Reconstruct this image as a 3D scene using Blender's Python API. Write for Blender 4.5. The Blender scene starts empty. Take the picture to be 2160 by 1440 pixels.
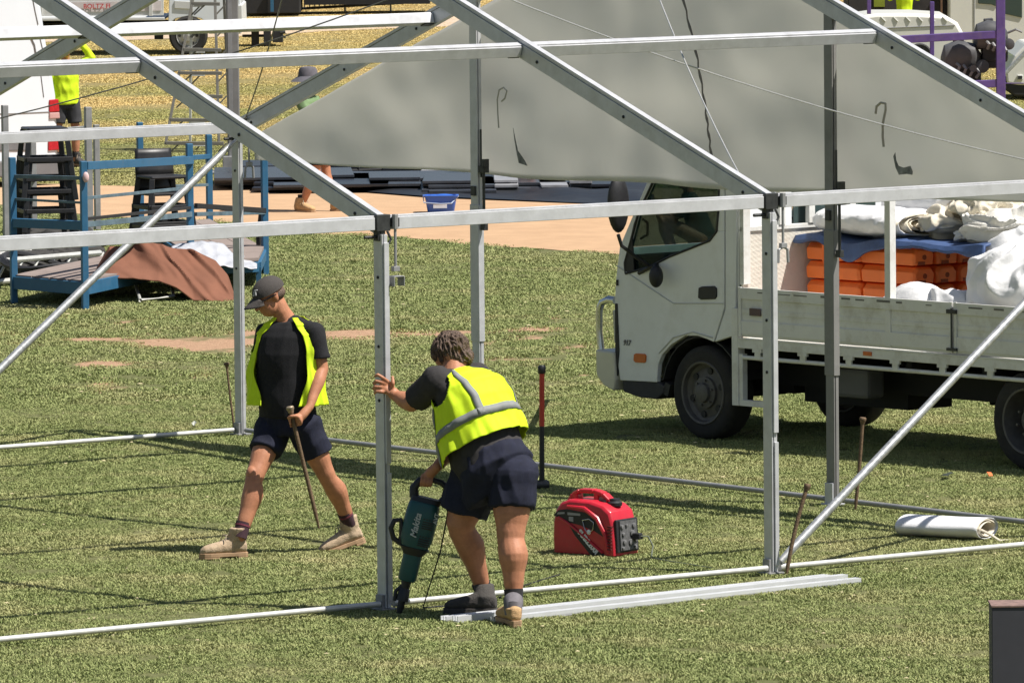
import bpy, bmesh, math, random
import numpy as np
from math import sin, cos, pi, radians, sqrt, atan2
from mathutils import Vector, Matrix
from mathutils import noise as mn

random.seed(7); rng = np.random.default_rng(7)
scene = bpy.context.scene
COL = scene.collection

# ------------------------------------------------------------------ camera
FPX, PIT, ROLL, CH = 15758.6, 0.0784290525, -0.0099878307, 5.173955544
cam_d = bpy.data.cameras.new('camera'); cam = bpy.data.objects.new('camera', cam_d); COL.objects.link(cam)
cam_d.sensor_width = 36.0; cam_d.lens = FPX / 2160 * 36; cam_d.clip_start = 1; cam_d.clip_end = 3000
_r0 = Vector((1, 0, 0)); _u0 = Vector((0, sin(PIT), cos(PIT))); _f0 = Vector((0, cos(PIT), -sin(PIT)))
_r = _r0 * cos(ROLL) + _u0 * sin(ROLL); _u = -_r0 * sin(ROLL) + _u0 * cos(ROLL)
cam.matrix_world = Matrix(((_r.x, _u.x, -_f0.x, 0), (_r.y, _u.y, -_f0.y, 0), (_r.z, _u.z, -_f0.z, CH), (0, 0, 0, 1)))
scene.camera = cam

# ------------------------------------------------------------------ light
SUN = Vector((0.57, -0.205, 1.0)).normalized()
world = bpy.data.worlds.new('World'); scene.world = world; world.use_nodes = True
wn = world.node_tree; bg = wn.nodes['Background']
sky = wn.nodes.new('ShaderNodeTexSky'); sky.sky_type = 'NISHITA'; sky.sun_disc = False
sky.sun_elevation = math.asin(SUN.z); sky.sun_rotation = atan2(SUN.x, SUN.y)
sky.air_density = 1.0; sky.dust_density = 1.2; sky.ozone_density = 1.0
wn.links.new(sky.outputs[0], bg.inputs[0]); bg.inputs[1].default_value = 0.052
sl = bpy.data.lights.new('sun', 'SUN'); so = bpy.data.objects.new('sun', sl); COL.objects.link(so)
sl.energy = 5.0; sl.angle = radians(0.53); sl.color = (1.0, 0.955, 0.89)
so.rotation_euler = SUN.to_track_quat('Z', 'Y').to_euler(); so.location = (10, 20, 30)
vs = scene.view_settings; vs.view_transform = 'Standard'; vs.look = 'None'; vs.exposure = 0.58; vs.gamma = 1.0
scene.render.film_transparent = False

# ------------------------------------------------------------------ helpers
def ray(x, y):
    X = x - 1080; Y = y - 720
    cr, sr = cos(ROLL), sin(ROLL)
    X, Y = X * cr + Y * sr, -X * sr + Y * cr
    d = (X / FPX, 1.0, -Y / FPX); c, s = cos(PIT), sin(PIT)
    return Vector((d[0], d[1] * c + d[2] * s, -d[1] * s + d[2] * c))
CAM = Vector((0, 0, CH))
def G(x, y, z=0.0):                    # where the line of sight meets height z
    w = ray(x, y); return CAM + w * ((z - CH) / w.z)
def AY(x, y, Y):                       # ... meets the vertical plane at distance Y
    w = ray(x, y); return CAM + w * (Y / w.y)
def AP(x, y, c0, n):                   # ... meets the plane through c0 with normal n
    w = ray(x, y); return CAM + w * (((c0 - CAM).dot(n)) / w.dot(n))

class MB:
    def __init__(s): s.v = []; s.f = []
    def add(s, vs_, fs):
        o = len(s.v); s.v += [tuple(v) for v in vs_]; s.f += [tuple(i + o for i in f) for f in fs]; return s
    def box(s, c, size, M=None):
        hx, hy, hz = size[0] / 2, size[1] / 2, size[2] / 2; c = Vector(c)
        vs_ = [Vector((x, y, z)) for z in (-hz, hz) for y in (-hy, hy) for x in (-hx, hx)]
        if M is not None: vs_ = [M @ v for v in vs_]
        return s.add([v + c for v in vs_], [(0, 2, 3, 1), (4, 5, 7, 6), (0, 1, 5, 4), (2, 6, 7, 3), (0, 4, 6, 2), (1, 3, 7, 5)])
    def bb(s, x0, x1, y0, y1, z0, z1):
        return s.box(((x0 + x1) / 2, (y0 + y1) / 2, (z0 + z1) / 2), (abs(x1 - x0), abs(y1 - y0), abs(z1 - z0)))
    def beam(s, p0, p1, w, h, up=(0, 0, 1), oa=0.0, ob=0.0):      # w across, h along 'up'
        p0 = Vector(p0); p1 = Vector(p1); d = (p1 - p0).normalized(); up = Vector(up)
        a = d.cross(up).normalized(); b = a.cross(d).normalized()
        vs_ = []
        for p in (p0, p1):
            for i, j in ((-1, -1), (1, -1), (1, 1), (-1, 1)):
                vs_.append(p + a * (i * w / 2 + oa) + b * (j * h / 2 + ob))
        return s.add(vs_, [(0, 3, 2, 1), (4, 5, 6, 7), (0, 1, 5, 4), (1, 2, 6, 5), (2, 3, 7, 6), (3, 0, 4, 7)])
    def tube(s, pts, r, n=10, cap=True):
        pts = [Vector(p) for p in pts]; m = len(pts)
        rs = [r] * m if isinstance(r, (int, float)) else list(r)
        prev = None; vs_ = []
        for k, p in enumerate(pts):
            d = (pts[min(k + 1, m - 1)] - pts[max(k - 1, 0)])
            d = d.normalized() if d.length > 1e-9 else Vector((0, 0, 1))
            if prev is None:
                a = d.cross(Vector((0, 0, 1)))
                if a.length < 1e-3: a = d.cross(Vector((1, 0, 0)))
            else: a = prev - d * prev.dot(d)
            a.normalize(); prev = a; b = d.cross(a)
            for i in range(n):
                t = 2 * pi * i / n; vs_.append(p + (a * cos(t) + b * sin(t)) * rs[k])
        fs = []
        for k in range(m - 1):
            for i in range(n):
                j = (i + 1) % n; fs.append((k * n + i, k * n + j, (k + 1) * n + j, (k + 1) * n + i))
        if cap: fs.append(tuple(range(n - 1, -1, -1))); fs.append(tuple((m - 1) * n + i for i in range(n)))
        return s.add(vs_, fs)
    def prism(s, pts, fn, d0, d1):      # outline pts (u,v) -> fn(u,v,d) 3d
        n = len(pts); vs_ = [fn(u, v, d0) for u, v in pts] + [fn(u, v, d1) for u, v in pts]
        fs = [tuple(range(n)), tuple(range(2 * n - 1, n - 1, -1))]
        fs += [(i, n + i, n + (i + 1) % n, (i + 1) % n) for i in range(n)]
        return s.add(vs_, fs)
    def lathe(s, prof, c, axis=(0, 0, 1), n=24, closed=False):
        c = Vector(c); ax = Vector(axis).normalized(); a = ax.cross(Vector((0, 0, 1)))
        if a.length < 1e-3: a = Vector((1, 0, 0))
        a.normalize(); b = ax.cross(a); vs_ = []
        for (r, z) in prof:
            for i in range(n):
                t = 2 * pi * i / n; vs_.append(c + ax * z + (a * cos(t) + b * sin(t)) * max(r, 1e-4))
        m = len(prof); fs = []
        for k in range(m - 1):
            for i in range(n):
                j = (i + 1) % n; fs.append((k * n + i, k * n + j, (k + 1) * n + j, (k + 1) * n + i))
        if not closed: fs.append(tuple(range(n - 1, -1, -1))); fs.append(tuple((m - 1) * n + i for i in range(n)))
        return s.add(vs_, fs)
    def grid(s, nu, nv, fn, wrap=False):
        vs_ = [fn(i / (nu - 1) if not wrap else i / nu, j / (nv - 1)) for j in range(nv) for i in range(nu)]
        fs = []
        for j in range(nv - 1):
            for i in range(nu if wrap else nu - 1):
                k = (i + 1) % nu; fs.append((j * nu + i, j * nu + k, (j + 1) * nu + k, (j + 1) * nu + i))
        return s.add(vs_, fs)
    def build(s, name, mat, parent=None, smooth=False, bevel=0.0, solid=0.0, local=False, fixn=True, sub=0):
        me = bpy.data.meshes.new(name)
        vs_ = s.v
        if parent is not None and not local:
            inv = wmat(parent).inverted(); vs_ = [inv @ Vector(v) for v in vs_]
        me.from_pydata([tuple(v) for v in vs_], [], s.f); me.validate(); me.update()
        if fixn:
            bm = bmesh.new(); bm.from_mesh(me); bmesh.ops.recalc_face_normals(bm, faces=bm.faces); bm.to_mesh(me); bm.free()
        if mat is not None:
            for m_ in (mat if isinstance(mat, (list, tuple)) else [mat]): me.materials.append(m_)
        o = bpy.data.objects.new(name, me); COL.objects.link(o)
        if parent is not None: o.parent = parent
        if smooth: smooth_by_angle(me, 40)
        if solid: md = o.modifiers.new('solid', 'SOLIDIFY'); md.thickness = solid; md.offset = 0
        if sub: md = o.modifiers.new('sub', 'SUBSURF'); md.levels = sub; md.render_levels = sub
        if bevel: md = o.modifiers.new('bevel', 'BEVEL'); md.width = bevel; md.segments = 2; md.limit_method = 'ANGLE'; md.angle_limit = radians(35)
        return o
def smooth_by_angle(me, deg):
    for p in me.polygons: p.use_smooth = True
    bm = bmesh.new(); bm.from_mesh(me)
    for e in bm.edges:
        if len(e.link_faces) == 2 and e.calc_face_angle(0) > radians(deg): e.smooth = False
    bm.to_mesh(me); bm.free()
def wmat(o):
    m = o.matrix_basis.copy()
    return (wmat(o.parent) @ m) if o.parent else m
def tag(o, label, cat, group=None, kind=None):
    if label: o['label'] = label
    if cat: o['category'] = cat
    if group: o['group'] = group
    if kind: o['kind'] = kind
    return o
def thing(name, label, cat, loc=(0, 0, 0), rotz=0.0, group=None):
    o = bpy.data.objects.new(name, None); COL.objects.link(o); o.empty_display_size = .1
    o.location = loc; o.rotation_euler = (0, 0, rotz); return tag(o, label, cat, group)
def copy_tree(o, parent=None):
    c = o.copy(); COL.objects.link(c)
    if parent is not None: c.parent = parent
    for ch in [k for k in bpy.data.objects if k.parent == o]: copy_tree(ch, c)
    return c

# ------------------------------------------------------------------ materials
MATS = {}
def mat(name, col, rough=0.6, metal=0.0, var=0.12, vscale=6.0, bump=0.0, bscale=60.0, dirt=None, dscale=4.0, damt=0.4, spec=0.5, coat=0.0, trans=0.0, sheen=0.0, vdetail=5):
    if name in MATS: return MATS[name]
    m = bpy.data.materials.new(name); m.use_nodes = True; nt = m.node_tree; b = nt.nodes['Principled BSDF']
    tc = nt.nodes.new('ShaderNodeTexCoord')
    def N(t, **k):
        n = nt.nodes.new(t)
        for a, v in k.items(): setattr(n, a, v)
        return n
    nz = N('ShaderNodeTexNoise'); nz.inputs['Scale'].default_value = vscale; nz.inputs['Detail'].default_value = vdetail; nz.inputs['Roughness'].default_value = .65
    nt.links.new(tc.outputs['Object'], nz.inputs['Vector'])
    mp = N('ShaderNodeMapRange'); mp.inputs['From Min'].default_value = .3; mp.inputs['From Max'].default_value = .7
    mp.inputs['To Min'].default_value = 1 - var; mp.inputs['To Max'].default_value = 1 + var
    nt.links.new(nz.outputs['Fac'], mp.inputs['Value'])
    mx = N('ShaderNodeMix', data_type='RGBA', blend_type='MULTIPLY'); mx.inputs['Factor'].default_value = 1
    mx.inputs['A'].default_value = (*col, 1); nt.links.new(mp.outputs[0], mx.inputs['B'])
    out = mx.outputs['Result']
    if dirt:
        n2 = N('ShaderNodeTexNoise'); n2.inputs['Scale'].default_value = dscale; n2.inputs['Detail'].default_value = 8; n2.inputs['Roughness'].default_value = .7
        nt.links.new(tc.outputs['Object'], n2.inputs['Vector'])
        r2 = N('ShaderNodeMapRange'); r2.inputs['From Min'].default_value = .5; r2.inputs['From Max'].default_value = .72; r2.inputs['To Max'].default_value = damt
        nt.links.new(n2.outputs['Fac'], r2.inputs['Value'])
        m2 = N('ShaderNodeMix', data_type='RGBA'); nt.links.new(r2.outputs[0], m2.inputs['Factor']); nt.links.new(out, m2.inputs['A'])
        m2.inputs['B'].default_value = (*dirt, 1); out = m2.outputs['Result']
    nt.links.new(out, b.inputs['Base Color'])
    rr = N('ShaderNodeMapRange'); rr.inputs['To Min'].default_value = max(rough - .1, .02); rr.inputs['To Max'].default_value = min(rough + .12, 1)
    nt.links.new(nz.outputs['Fac'], rr.inputs['Value']); nt.links.new(rr.outputs[0], b.inputs['Roughness'])
    b.inputs['Metallic'].default_value = metal; b.inputs['Specular IOR Level'].default_value = spec
    b.inputs['Coat Weight'].default_value = coat; b.inputs['Transmission Weight'].default_value = trans
    if sheen: b.inputs['Sheen Weight'].default_value = sheen
    if bump:
        n3 = N('ShaderNodeTexNoise'); n3.inputs['Scale'].default_value = bscale; n3.inputs['Detail'].default_value = 4
        nt.links.new(tc.outputs['Object'], n3.inputs['Vector'])
        bp = N('ShaderNodeBump'); bp.inputs['Strength'].default_value = bump; bp.inputs['Distance'].default_value = .01
        nt.links.new(n3.outputs['Fac'], bp.inputs['Height']); nt.links.new(bp.outputs[0], b.inputs['Normal'])
    m.use_nodes = True; MATS[name] = m; return m

ALU = mat('aluminium', (.56, .565, .58), .42, .30, .10, 9, dirt=(.36, .35, .33), damt=.35, dscale=7)
ALU_D = mat('aluminium_dull', (.30, .30, .30), .5, .35, .12, 9, dirt=(.2, .2, .19), damt=.4)
GALV = mat('galvanised_steel', (.50, .51, .51), .38, .6, .25, 30, dirt=(.25, .24, .22), dscale=25, damt=.6)
ALU_G = mat('dark_and_shaded_aluminium', (.25, .245, .235), .55, .3, .15, 8, dirt=(.12, .115, .105), damt=.5)  # dark metal of the tall post; also stands in for gable-post shade
STEEL_D = mat('dark_steel', (.06, .062, .062), .5, .6, .3, 20)
BLACK = mat('black_rubber', (.018, .018, .019), .6, 0, .2, 20)
RUST = mat('rusty_steel', (.16, .105, .06), .75, .25, .35, 30, bump=.4, bscale=90, dirt=(.07, .045, .03), dscale=20)

# ------------------------------------------------------------------ ground
def ground_material():
    m = bpy.data.materials.new('turf'); m.use_nodes = True; nt = m.node_tree; b = nt.nodes['Principled BSDF']
    return m, nt, b
def turf_colour_nodes(nt, bright=1.0, soil=True):
    """colour of the turf at a world position: mottled greens, dry patches, yellower far field"""
    L = nt.links.new
    geo = nt.nodes.new('ShaderNodeNewGeometry'); pos = geo.outputs['Position']
    def noise(scale, detail=6, rough=.65, vec=None, dist=0.0):
        n = nt.nodes.new('ShaderNodeTexNoise'); n.inputs['Scale'].default_value = scale; n.inputs['Detail'].default_value = detail
        n.inputs['Roughness'].default_value = rough; n.inputs['Distortion'].default_value = dist
        L(vec or pos, n.inputs['Vector']); return n.outputs['Fac']
    def ramp(v, a, b_, c=0.0, d=1.0):
        n = nt.nodes.new('ShaderNodeMapRange'); n.inputs[1].default_value = a; n.inputs[2].default_value = b_; n.inputs[3].default_value = c; n.inputs[4].default_value = d
        L(v, n.inputs[0]); return n.outputs[0]
    def mix(f, A, B, mode='MIX'):
        n = nt.nodes.new('ShaderNodeMix'); n.data_type = 'RGBA'; n.blend_type = mode
        if isinstance(f, float): n.inputs['Factor'].default_value = f
        else: L(f, n.inputs['Factor'])
        for k, v in (('A', A), ('B', B)):
            if isinstance(v, tuple): n.inputs[k].default_value = (*v, 1)
            else: L(v, n.inputs[k])
        return n.outputs['Result']
    def math_(op, a, b_=None):
        n = nt.nodes.new('ShaderNodeMath'); n.operation = op
        for k, v in enumerate((a, b_)):
            if v is None: continue
            if isinstance(v, (int, float)): n.inputs[k].default_value = v
            else: L(v, n.inputs[k])
        return n.outputs[0]
    sx = nt.nodes.new('ShaderNodeSeparateXYZ'); L(pos, sx.inputs[0])
    # stretch in depth: mower lines and worn bands run across the view
    mp = nt.nodes.new('ShaderNodeMapping'); mp.inputs['Scale'].default_value = (.5, 1.0, 1.0); L(pos, mp.inputs['Vector'])
    big = noise(.32, 5, .6, mp.outputs[0]); mid = noise(1.1, 6, .65); fine = noise(9, 4, .7)
    G1, G2, DRY = (.190, .232, .078), (.345, .372, .155), (.56, .48, .26)
    c = mix(ramp(fine, .35, .65), G1, G2)
    dry = math_('ADD', ramp(mid, .50, .72, 0, .50), ramp(big, .52, .68, 0, .22))
    c = mix(dry, c, DRY)
    # far field: yellow-brown dry turf broken by green bands
    far = ramp(sx.outputs['Y'], 82, 112)
    mpf = nt.nodes.new('ShaderNodeMapping'); mpf.inputs['Scale'].default_value = (.035, .16, 1.0); L(pos, mpf.inputs['Vector'])
    band = ramp(noise(1.0, 4, .55, mpf.outputs[0]), .38, .56)
    FARY, FARG = (.72, .54, .23), (.33, .35, .11)
    fyg = mix(math_('MULTIPLY', band, ramp(sx.outputs['Y'], 150, 104)), FARY, FARG)
    fyg = mix(ramp(noise(3.0, 5, .7), .35, .7, 0, .35), fyg, (.78, .60, .28))
    c = mix(far, c, fyg)
    return c, dict(noise=noise, ramp=ramp, mix=mix, math=math_, pos=pos, sx=sx, fine=fine, mid=mid, big=big)

# worn earth patches (world x, y, half length, half depth)
PATCHES = []
def patch(px, py, hw, hh):
    c = G(px, py); e = G(px + hw, py); u = G(px, py - hh); PATCHES.append((c.x, c.y, abs(e.x - c.x) * 1.0, abs(u.y - c.y) * .85))
patch(400, 724, 170, 16); patch(560, 700, 90, 9); patch(770, 708, 150, 14); patch(960, 702, 90, 7); patch(180, 716, 60, 6)
patch(1130, 695, 60, 6); patch(215, 770, 60, 7)
def earth(x, y):
    v = 0.0
    for cx, cy, rx, ry in PATCHES:
        q = ((x - cx) / rx) ** 2 + ((y - cy) / ry) ** 2
        v = max(v, 1.5 - q)
    v += (mn.noise(Vector((x * 2.2, y * .9, 3.1))) + .8 * mn.noise(Vector((x * 7, y * 3, 1.1)))) * 1.2
    return v
# sandy path edges in the photograph's own terms, laid on the ground
near_edge = [(-900, 360), (0, 434), (200, 455), (500, 472), (570, 490), (832, 499), (1019, 518), (1295, 536), (1600, 562), (2160, 610), (3000, 690)]
far_edge = [(-900, 330), (0, 389), (300, 393), (700, 385), (1400, 400), (2160, 440), (3000, 500)]
NE = [G(*p) for p in near_edge]; FE = [G(*p) for p in far_edge]
def edge_y(E, x):
    for a, b_ in zip(E, E[1:]):
        if a.x <= x <= b_.x: return a.y + (b_.y - a.y) * (x - a.x) / (b_.x - a.x)
    return E[0].y if x < E[0].x else E[-1].y
def on_path(x, y, m=0.0):
    w = .5 * mn.noise(Vector((x * .8, y * .3, 0)))
    return edge_y(NE, x) + w - m < y < edge_y(FE, x) + w + m

turf, nt, b = ground_material()
c, U = turf_colour_nodes(nt)
soil = U['mix'](U['ramp'](U['fine'], .3, .7), (.33, .20, .125), (.44, .285, .18))
att = nt.nodes.new('ShaderNodeAttribute'); att.attribute_name = 'earth'
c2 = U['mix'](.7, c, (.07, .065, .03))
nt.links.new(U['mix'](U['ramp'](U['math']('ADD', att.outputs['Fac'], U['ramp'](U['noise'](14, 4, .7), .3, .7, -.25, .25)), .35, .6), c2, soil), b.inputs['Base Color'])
b.inputs['Roughness'].default_value = .95; b.inputs['Specular IOR Level'].default_value = .15
bp = nt.nodes.new('ShaderNodeBump'); bp.inputs['Strength'].default_value = .8; bp.inputs['Distance'].default_value = .03
nt.links.new(U['noise'](26, 5, .7), bp.inputs['Height']); nt.links.new(bp.outputs[0], b.inputs['Normal'])

xs = np.concatenate([np.linspace(-400, -14, 8)[:-1], np.linspace(-14, 14, 141), np.linspace(14, 400, 8)[1:]])
ys = np.concatenate([np.linspace(-60, 34, 6)[:-1], np.linspace(34, 80, 231), np.linspace(80, 175, 60)[1:], np.linspace(175, 2500, 12)[1:]])
gb = MB(); nx_, ny_ = len(xs), len(ys)
gb.v = [(float(x), float(y), (0.012 * mn.noise(Vector((x * .7, y * .7, 0))) if 36 < y < 160 and abs(x) < 13 else 0.0)) for y in ys for x in xs]
gb.f = [(j * nx_ + i, j * nx_ + i + 1, (j + 1) * nx_ + i + 1, (j + 1) * nx_ + i) for j in range(ny_ - 1) for i in range(nx_ - 1)]
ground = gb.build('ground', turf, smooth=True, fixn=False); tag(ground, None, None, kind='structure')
at_ = ground.data.attributes.new('earth', 'FLOAT', 'POINT')
at_.data.foreach_set('value', [min(max(earth(v[0], v[1]) * .6 + .1, 0), 1) if 60 < v[1] < 70 else 0.0 for v in gb.v])

# sandy path (own sheet 6 mm above the turf base)
SAND = mat('sandy_gravel', (.44, .29, .175), .95, 0, .10, 2.5, bump=.5, bscale=40, dirt=(.37, .235, .14), dscale=1.2, damt=.5, spec=.1)
pm = MB(); n = 160; X0, X1 = -14, 16
def pathpt(u, v):
    x = X0 + (X1 - X0) * u; w = .5 * mn.noise(Vector((x * .8, 20, 0))) + .12 * mn.noise(Vector((x * 5, 7, 0)))
    a_ = edge_y(NE, x) + w; b_ = edge_y(FE, x) + w
    return Vector((x, a_ + (b_ - a_) * v, .016 if 0 < v < 1 else .004))
pm.grid(n, 12, pathpt)
path = pm.build('path', SAND, smooth=True, fixn=False); tag(path, None, None, kind='structure')
# far sandy road at the top of the frame
fm = MB(); E0 = [(-400, 98), (200, 88), (540, 76), (700, 66), (900, 58), (2160, 20)]; E1 = [(-400, 72), (200, 66), (540, 56), (700, 46), (900, 38), (2160, -8)]
R0 = [G(*p) for p in E0]; R1 = [G(*p) for p in E1]
fm.v = [tuple(p + Vector((0, 0, .008))) for p in R0] + [tuple(p + Vector((0, 0, .008))) for p in R1]
k_ = len(R0); fm.f = [(i, i + 1, k_ + i + 1, k_ + i) for i in range(k_ - 1)]
road = fm.build('far_path', mat('pale_sand', (.48, .37, .27), .95, 0, .1, .7), fixn=False); tag(road, None, None, kind='structure')

# ------------------------------------------------------------------ grass blades
gmat = bpy.data.materials.new('grass_blades'); gmat.use_nodes = True; nt = gmat.node_tree; b = nt.nodes['Principled BSDF']
c, U = turf_colour_nodes(nt)
oi = nt.nodes.new('ShaderNodeAttribute'); oi.attribute_name = 'tint'
var = U['ramp'](oi.outputs['Fac'], 0, 1, .68, 1.34)
c = U['mix'](1.0, c, var, 'MULTIPLY')
c = U['mix'](U['ramp'](oi.outputs['Fac'], .80, .97, 0, .7), c, (.42, .36, .17))
nt.links.new(c, b.inputs['Base Color']); b.inputs['Roughness'].default_value = .7; b.inputs['Specular IOR Level'].default_value = .15
tr = nt.nodes.new('ShaderNodeBsdfTranslucent'); nt.links.new(c, tr.inputs['Color'])
mxs = nt.nodes.new('ShaderNodeMixShader'); mxs.inputs[0].default_value = .04
nt.links.new(b.outputs[0], mxs.inputs[1]); nt.links.new(tr.outputs[0], mxs.inputs[2]); nt.links.new(mxs.outputs[0], nt.nodes['Material Output'].inputs[0])

def tuft_mesh(name, n, size, hmin, hmax, w, seed, tv=.17):
    r = np.random.default_rng(seed); V = []; F = []; T = []
    for k in range(n):
        # blades gather in small clumps
        cx, cy = r.uniform(-size / 2, size / 2, 2)
        cx += r.normal(0, .012); cy += r.normal(0, .012)
        cl = .5 + .5 * mn.noise(Vector((cx * 9 + seed * 7, cy * 9, 0)))
        h_ = (hmin + (hmax - hmin) * r.random()) * (.55 + .75 * cl); a_ = r.uniform(0, 2 * pi); lean = r.uniform(.3, 1.5) * h_; la = r.uniform(0, 2 * pi)
        dx, dy = cos(a_) * w / 2, sin(a_) * w / 2; o = len(V)
        V += [(cx - dx, cy - dy, -.004), (cx + dx, cy + dy, -.004),
              (cx + dx * .8 + cos(la) * lean * .35, cy + dy * .8 + sin(la) * lean * .35, h_ * .6), (cx - dx * .8 + cos(la) * lean * .35, cy - dy * .8 + sin(la) * lean * .35, h_ * .6),
              (cx + cos(la) * lean, cy + sin(la) * lean, h_)]
        F += [(o, o + 1, o + 2, o + 3), (o + 3, o + 2, o + 4)]; t = min(max(r.normal(.5, tv) , 0), 1); T += [t] * 5
    me = bpy.data.meshes.new(name); me.from_pydata(V, [], F); me.materials.append(gmat)
    at = me.attributes.new('tint', 'FLOAT', 'POINT'); at.data.foreach_set('value', T)
    return bpy.data.objects.new(name, me)

def scatter(name, pts, scl, tufts):
    me = bpy.data.meshes.new(name); me.from_pydata([tuple(p) for p in pts], [], [])
    for nm, vals, ty in (('rot', [random.uniform(0, 2 * pi) for _ in pts], 'FLOAT'), ('scl', scl, 'FLOAT')):
        a_ = me.attributes.new(nm, ty, 'POINT'); a_.data.foreach_set('value', vals)
    o = bpy.data.objects.new(name, me); COL.objects.link(o)
    ng = bpy.data.node_groups.new(name, 'GeometryNodeTree')
    ng.interface.new_socket('Geometry', in_out='INPUT', socket_type='NodeSocketGeometry'); ng.interface.new_socket('Geometry', in_out='OUTPUT', socket_type='NodeSocketGeometry')
    N = ng.nodes.new; L = ng.links.new
    gi = N('NodeGroupInput'); go = N('NodeGroupOutput'); m2p = N('GeometryNodeMeshToPoints'); iop = N('GeometryNodeInstanceOnPoints'); g2 = N('GeometryNodeGeometryToInstance')
    L(gi.outputs[0], m2p.inputs['Mesh']); L(m2p.outputs[0], iop.inputs['Points'])
    for t in tufts:
        ob = N('GeometryNodeObjectInfo'); ob.inputs['Object'].default_value = t; L(ob.outputs['Geometry'], g2.inputs[0])
    L(g2.outputs[0], iop.inputs['Instance']); iop.inputs['Pick Instance'].default_value = True
    ra = N('GeometryNodeInputNamedAttribute'); ra.data_type = 'FLOAT'; ra.inputs['Name'].default_value = 'rot'
    cx = N('ShaderNodeCombineXYZ'); L(ra.outputs['Attribute'], cx.inputs[2]); L(cx.outputs[0], iop.inputs['Rotation'])
    sa = N('GeometryNodeInputNamedAttribute'); sa.data_type = 'FLOAT'; sa.inputs['Name'].default_value = 'scl'
    L(sa.outputs['Attribute'], iop.inputs['Scale']); L(iop.outputs[0], go.inputs[0])
    md = o.modifiers.new('scatter', 'NODES'); md.node_group = ng
    return o
def field(y0, y1, step, margin, clear=True):
    P = []; S_ = []; y = y0
    while y < y1:
        hw = (y * .0705 + margin); x = -hw
        while x < hw:
            px = x + random.uniform(-.4, .4) * step; py = y + random.uniform(-.4, .4) * step
            ok = not on_path(px, py, .05)
            if 60 < py < 70 and earth(px, py) > .42 : ok = False
            if ok: P.append((px, py, 0)); S_.append(random.uniform(.75, 1.2))
            x += step
        y += step
    return P, S_
near_t = [tuft_mesh('grass_tuft', 620, .34, .009, .020, .0075, k) for k in range(5)]
P, S_ = field(39.0, 60, .26, .5); g1 = scatter('grass', P, S_, near_t)
tag(g1, 'short mown green turf with paler dry blades under and around the marquee frame', 'grass', kind='stuff')
mid_t = [tuft_mesh('grass_tuft_mid', 520, .5, .009, .023, .011, 20 + k, .16) for k in range(4)]
P, S_ = field(60, 84, .36, .6); g2_ = scatter('grass', P, S_, mid_t)
tag(g2_, 'green turf between the marquee frame and the sandy path', 'grass', kind='stuff')
far_t = [tuft_mesh('grass_tuft_far', 620, 1.0, .006, .013, .020, 40 + k, .05) for k in range(3)]
P, S_ = field(84, 165, .8, 1); g3_ = scatter('grass', P, S_, far_t)
tag(g3_, 'dry yellow turf of the far field beyond the sandy path', 'grass', kind='stuff')

# ------------------------------------------------------------------ marquee frame
TH, BL, BW, EH, RH = 0.63729927, 2.9996235, 10.27477812, 2.38736, 4.21111
A_ = Vector((cos(TH), sin(TH), 0)); B_ = Vector((-sin(TH), cos(TH), 0)); O_ = Vector((-0.79, 45.1, 0))
def M_(i, w, z=0.0): return O_ + A_ * (BL * i) + B_ * (BW * w) + Vector((0, 0, z))
marquee = thing('marquee_frame', 'bare grey aluminium marquee frame with pitched rafters, being put up on the grass', 'marquee frame', M_(2, 0), TH)
def profile_beam(mb, p0, p1, w, h, up):       # box extrusion with a keder groove under a top flange
    p0 = Vector(p0); p1 = Vector(p1)
    g = h * .10
    mb.beam(p0, p1, w, h * .76, up, 0, -h * .12)
    mb.beam(p0, p1, w * .55, g * 1.2, up, 0, h * .26 + g * .1)
    mb.beam(p0, p1, w * 1.04, h * .17, up, 0, h * .415)
def post_profile(mb, p, z0, z1, wa=.042, wb=.088):
    up = A_
    b0 = p + Vector((0, 0, z0)); b1 = p + Vector((0, 0, z1))
    # two flanges joined by a narrower web: a dark groove runs up the camera side
    mb.beam(b0, b1, wb, wa * .20, A_, 0, -wa * .40); mb.beam(b0, b1, wb * .72, wa * .2, A_, 0, -wa * .2); mb.beam(b0, b1, wb, wa * .60, A_, 0, wa * .20)
    return mb
def post(p, h=EH, gable=False, lower=True):
    mb = MB(); post_profile(mb, p, .02, h - .10)
    o = mb.build('post', ALU, marquee, bevel=.002)
    s = MB(); s.beam(p + Vector((0, 0, h - .14)), p + Vector((0, 0, h + .0)), .06, .03, A_); s.build('post_head', STEEL_D, o)
    fp = MB(); fp.box(p + Vector((0, 0, .012)), (.12, .12, .012), Matrix.Rotation(TH, 3, 'Z')); fp.beam(p + Vector((0, 0, .012)), p + Vector((0, 0, .10)), .07, .02, A_, 0, -.032)
    fp.build('foot_plate', ALU_D, o, bevel=.002)
    # camera side sleeve and screws
    q = p - A_ * .0 - B_ * .0
    for zz in (h - .36, h - .78, 1.28):
        bo = MB(); bo.lathe([(.010, 0), (.010, .004), (.006, .006)], p - A_ * (wa_ / 2 + .001) + Vector((0, 0, zz)) - B_ * .0, -A_, 10); bo.build('bolt', BLACK, o)
    return o
wa_ = .042
PINS = []
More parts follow.
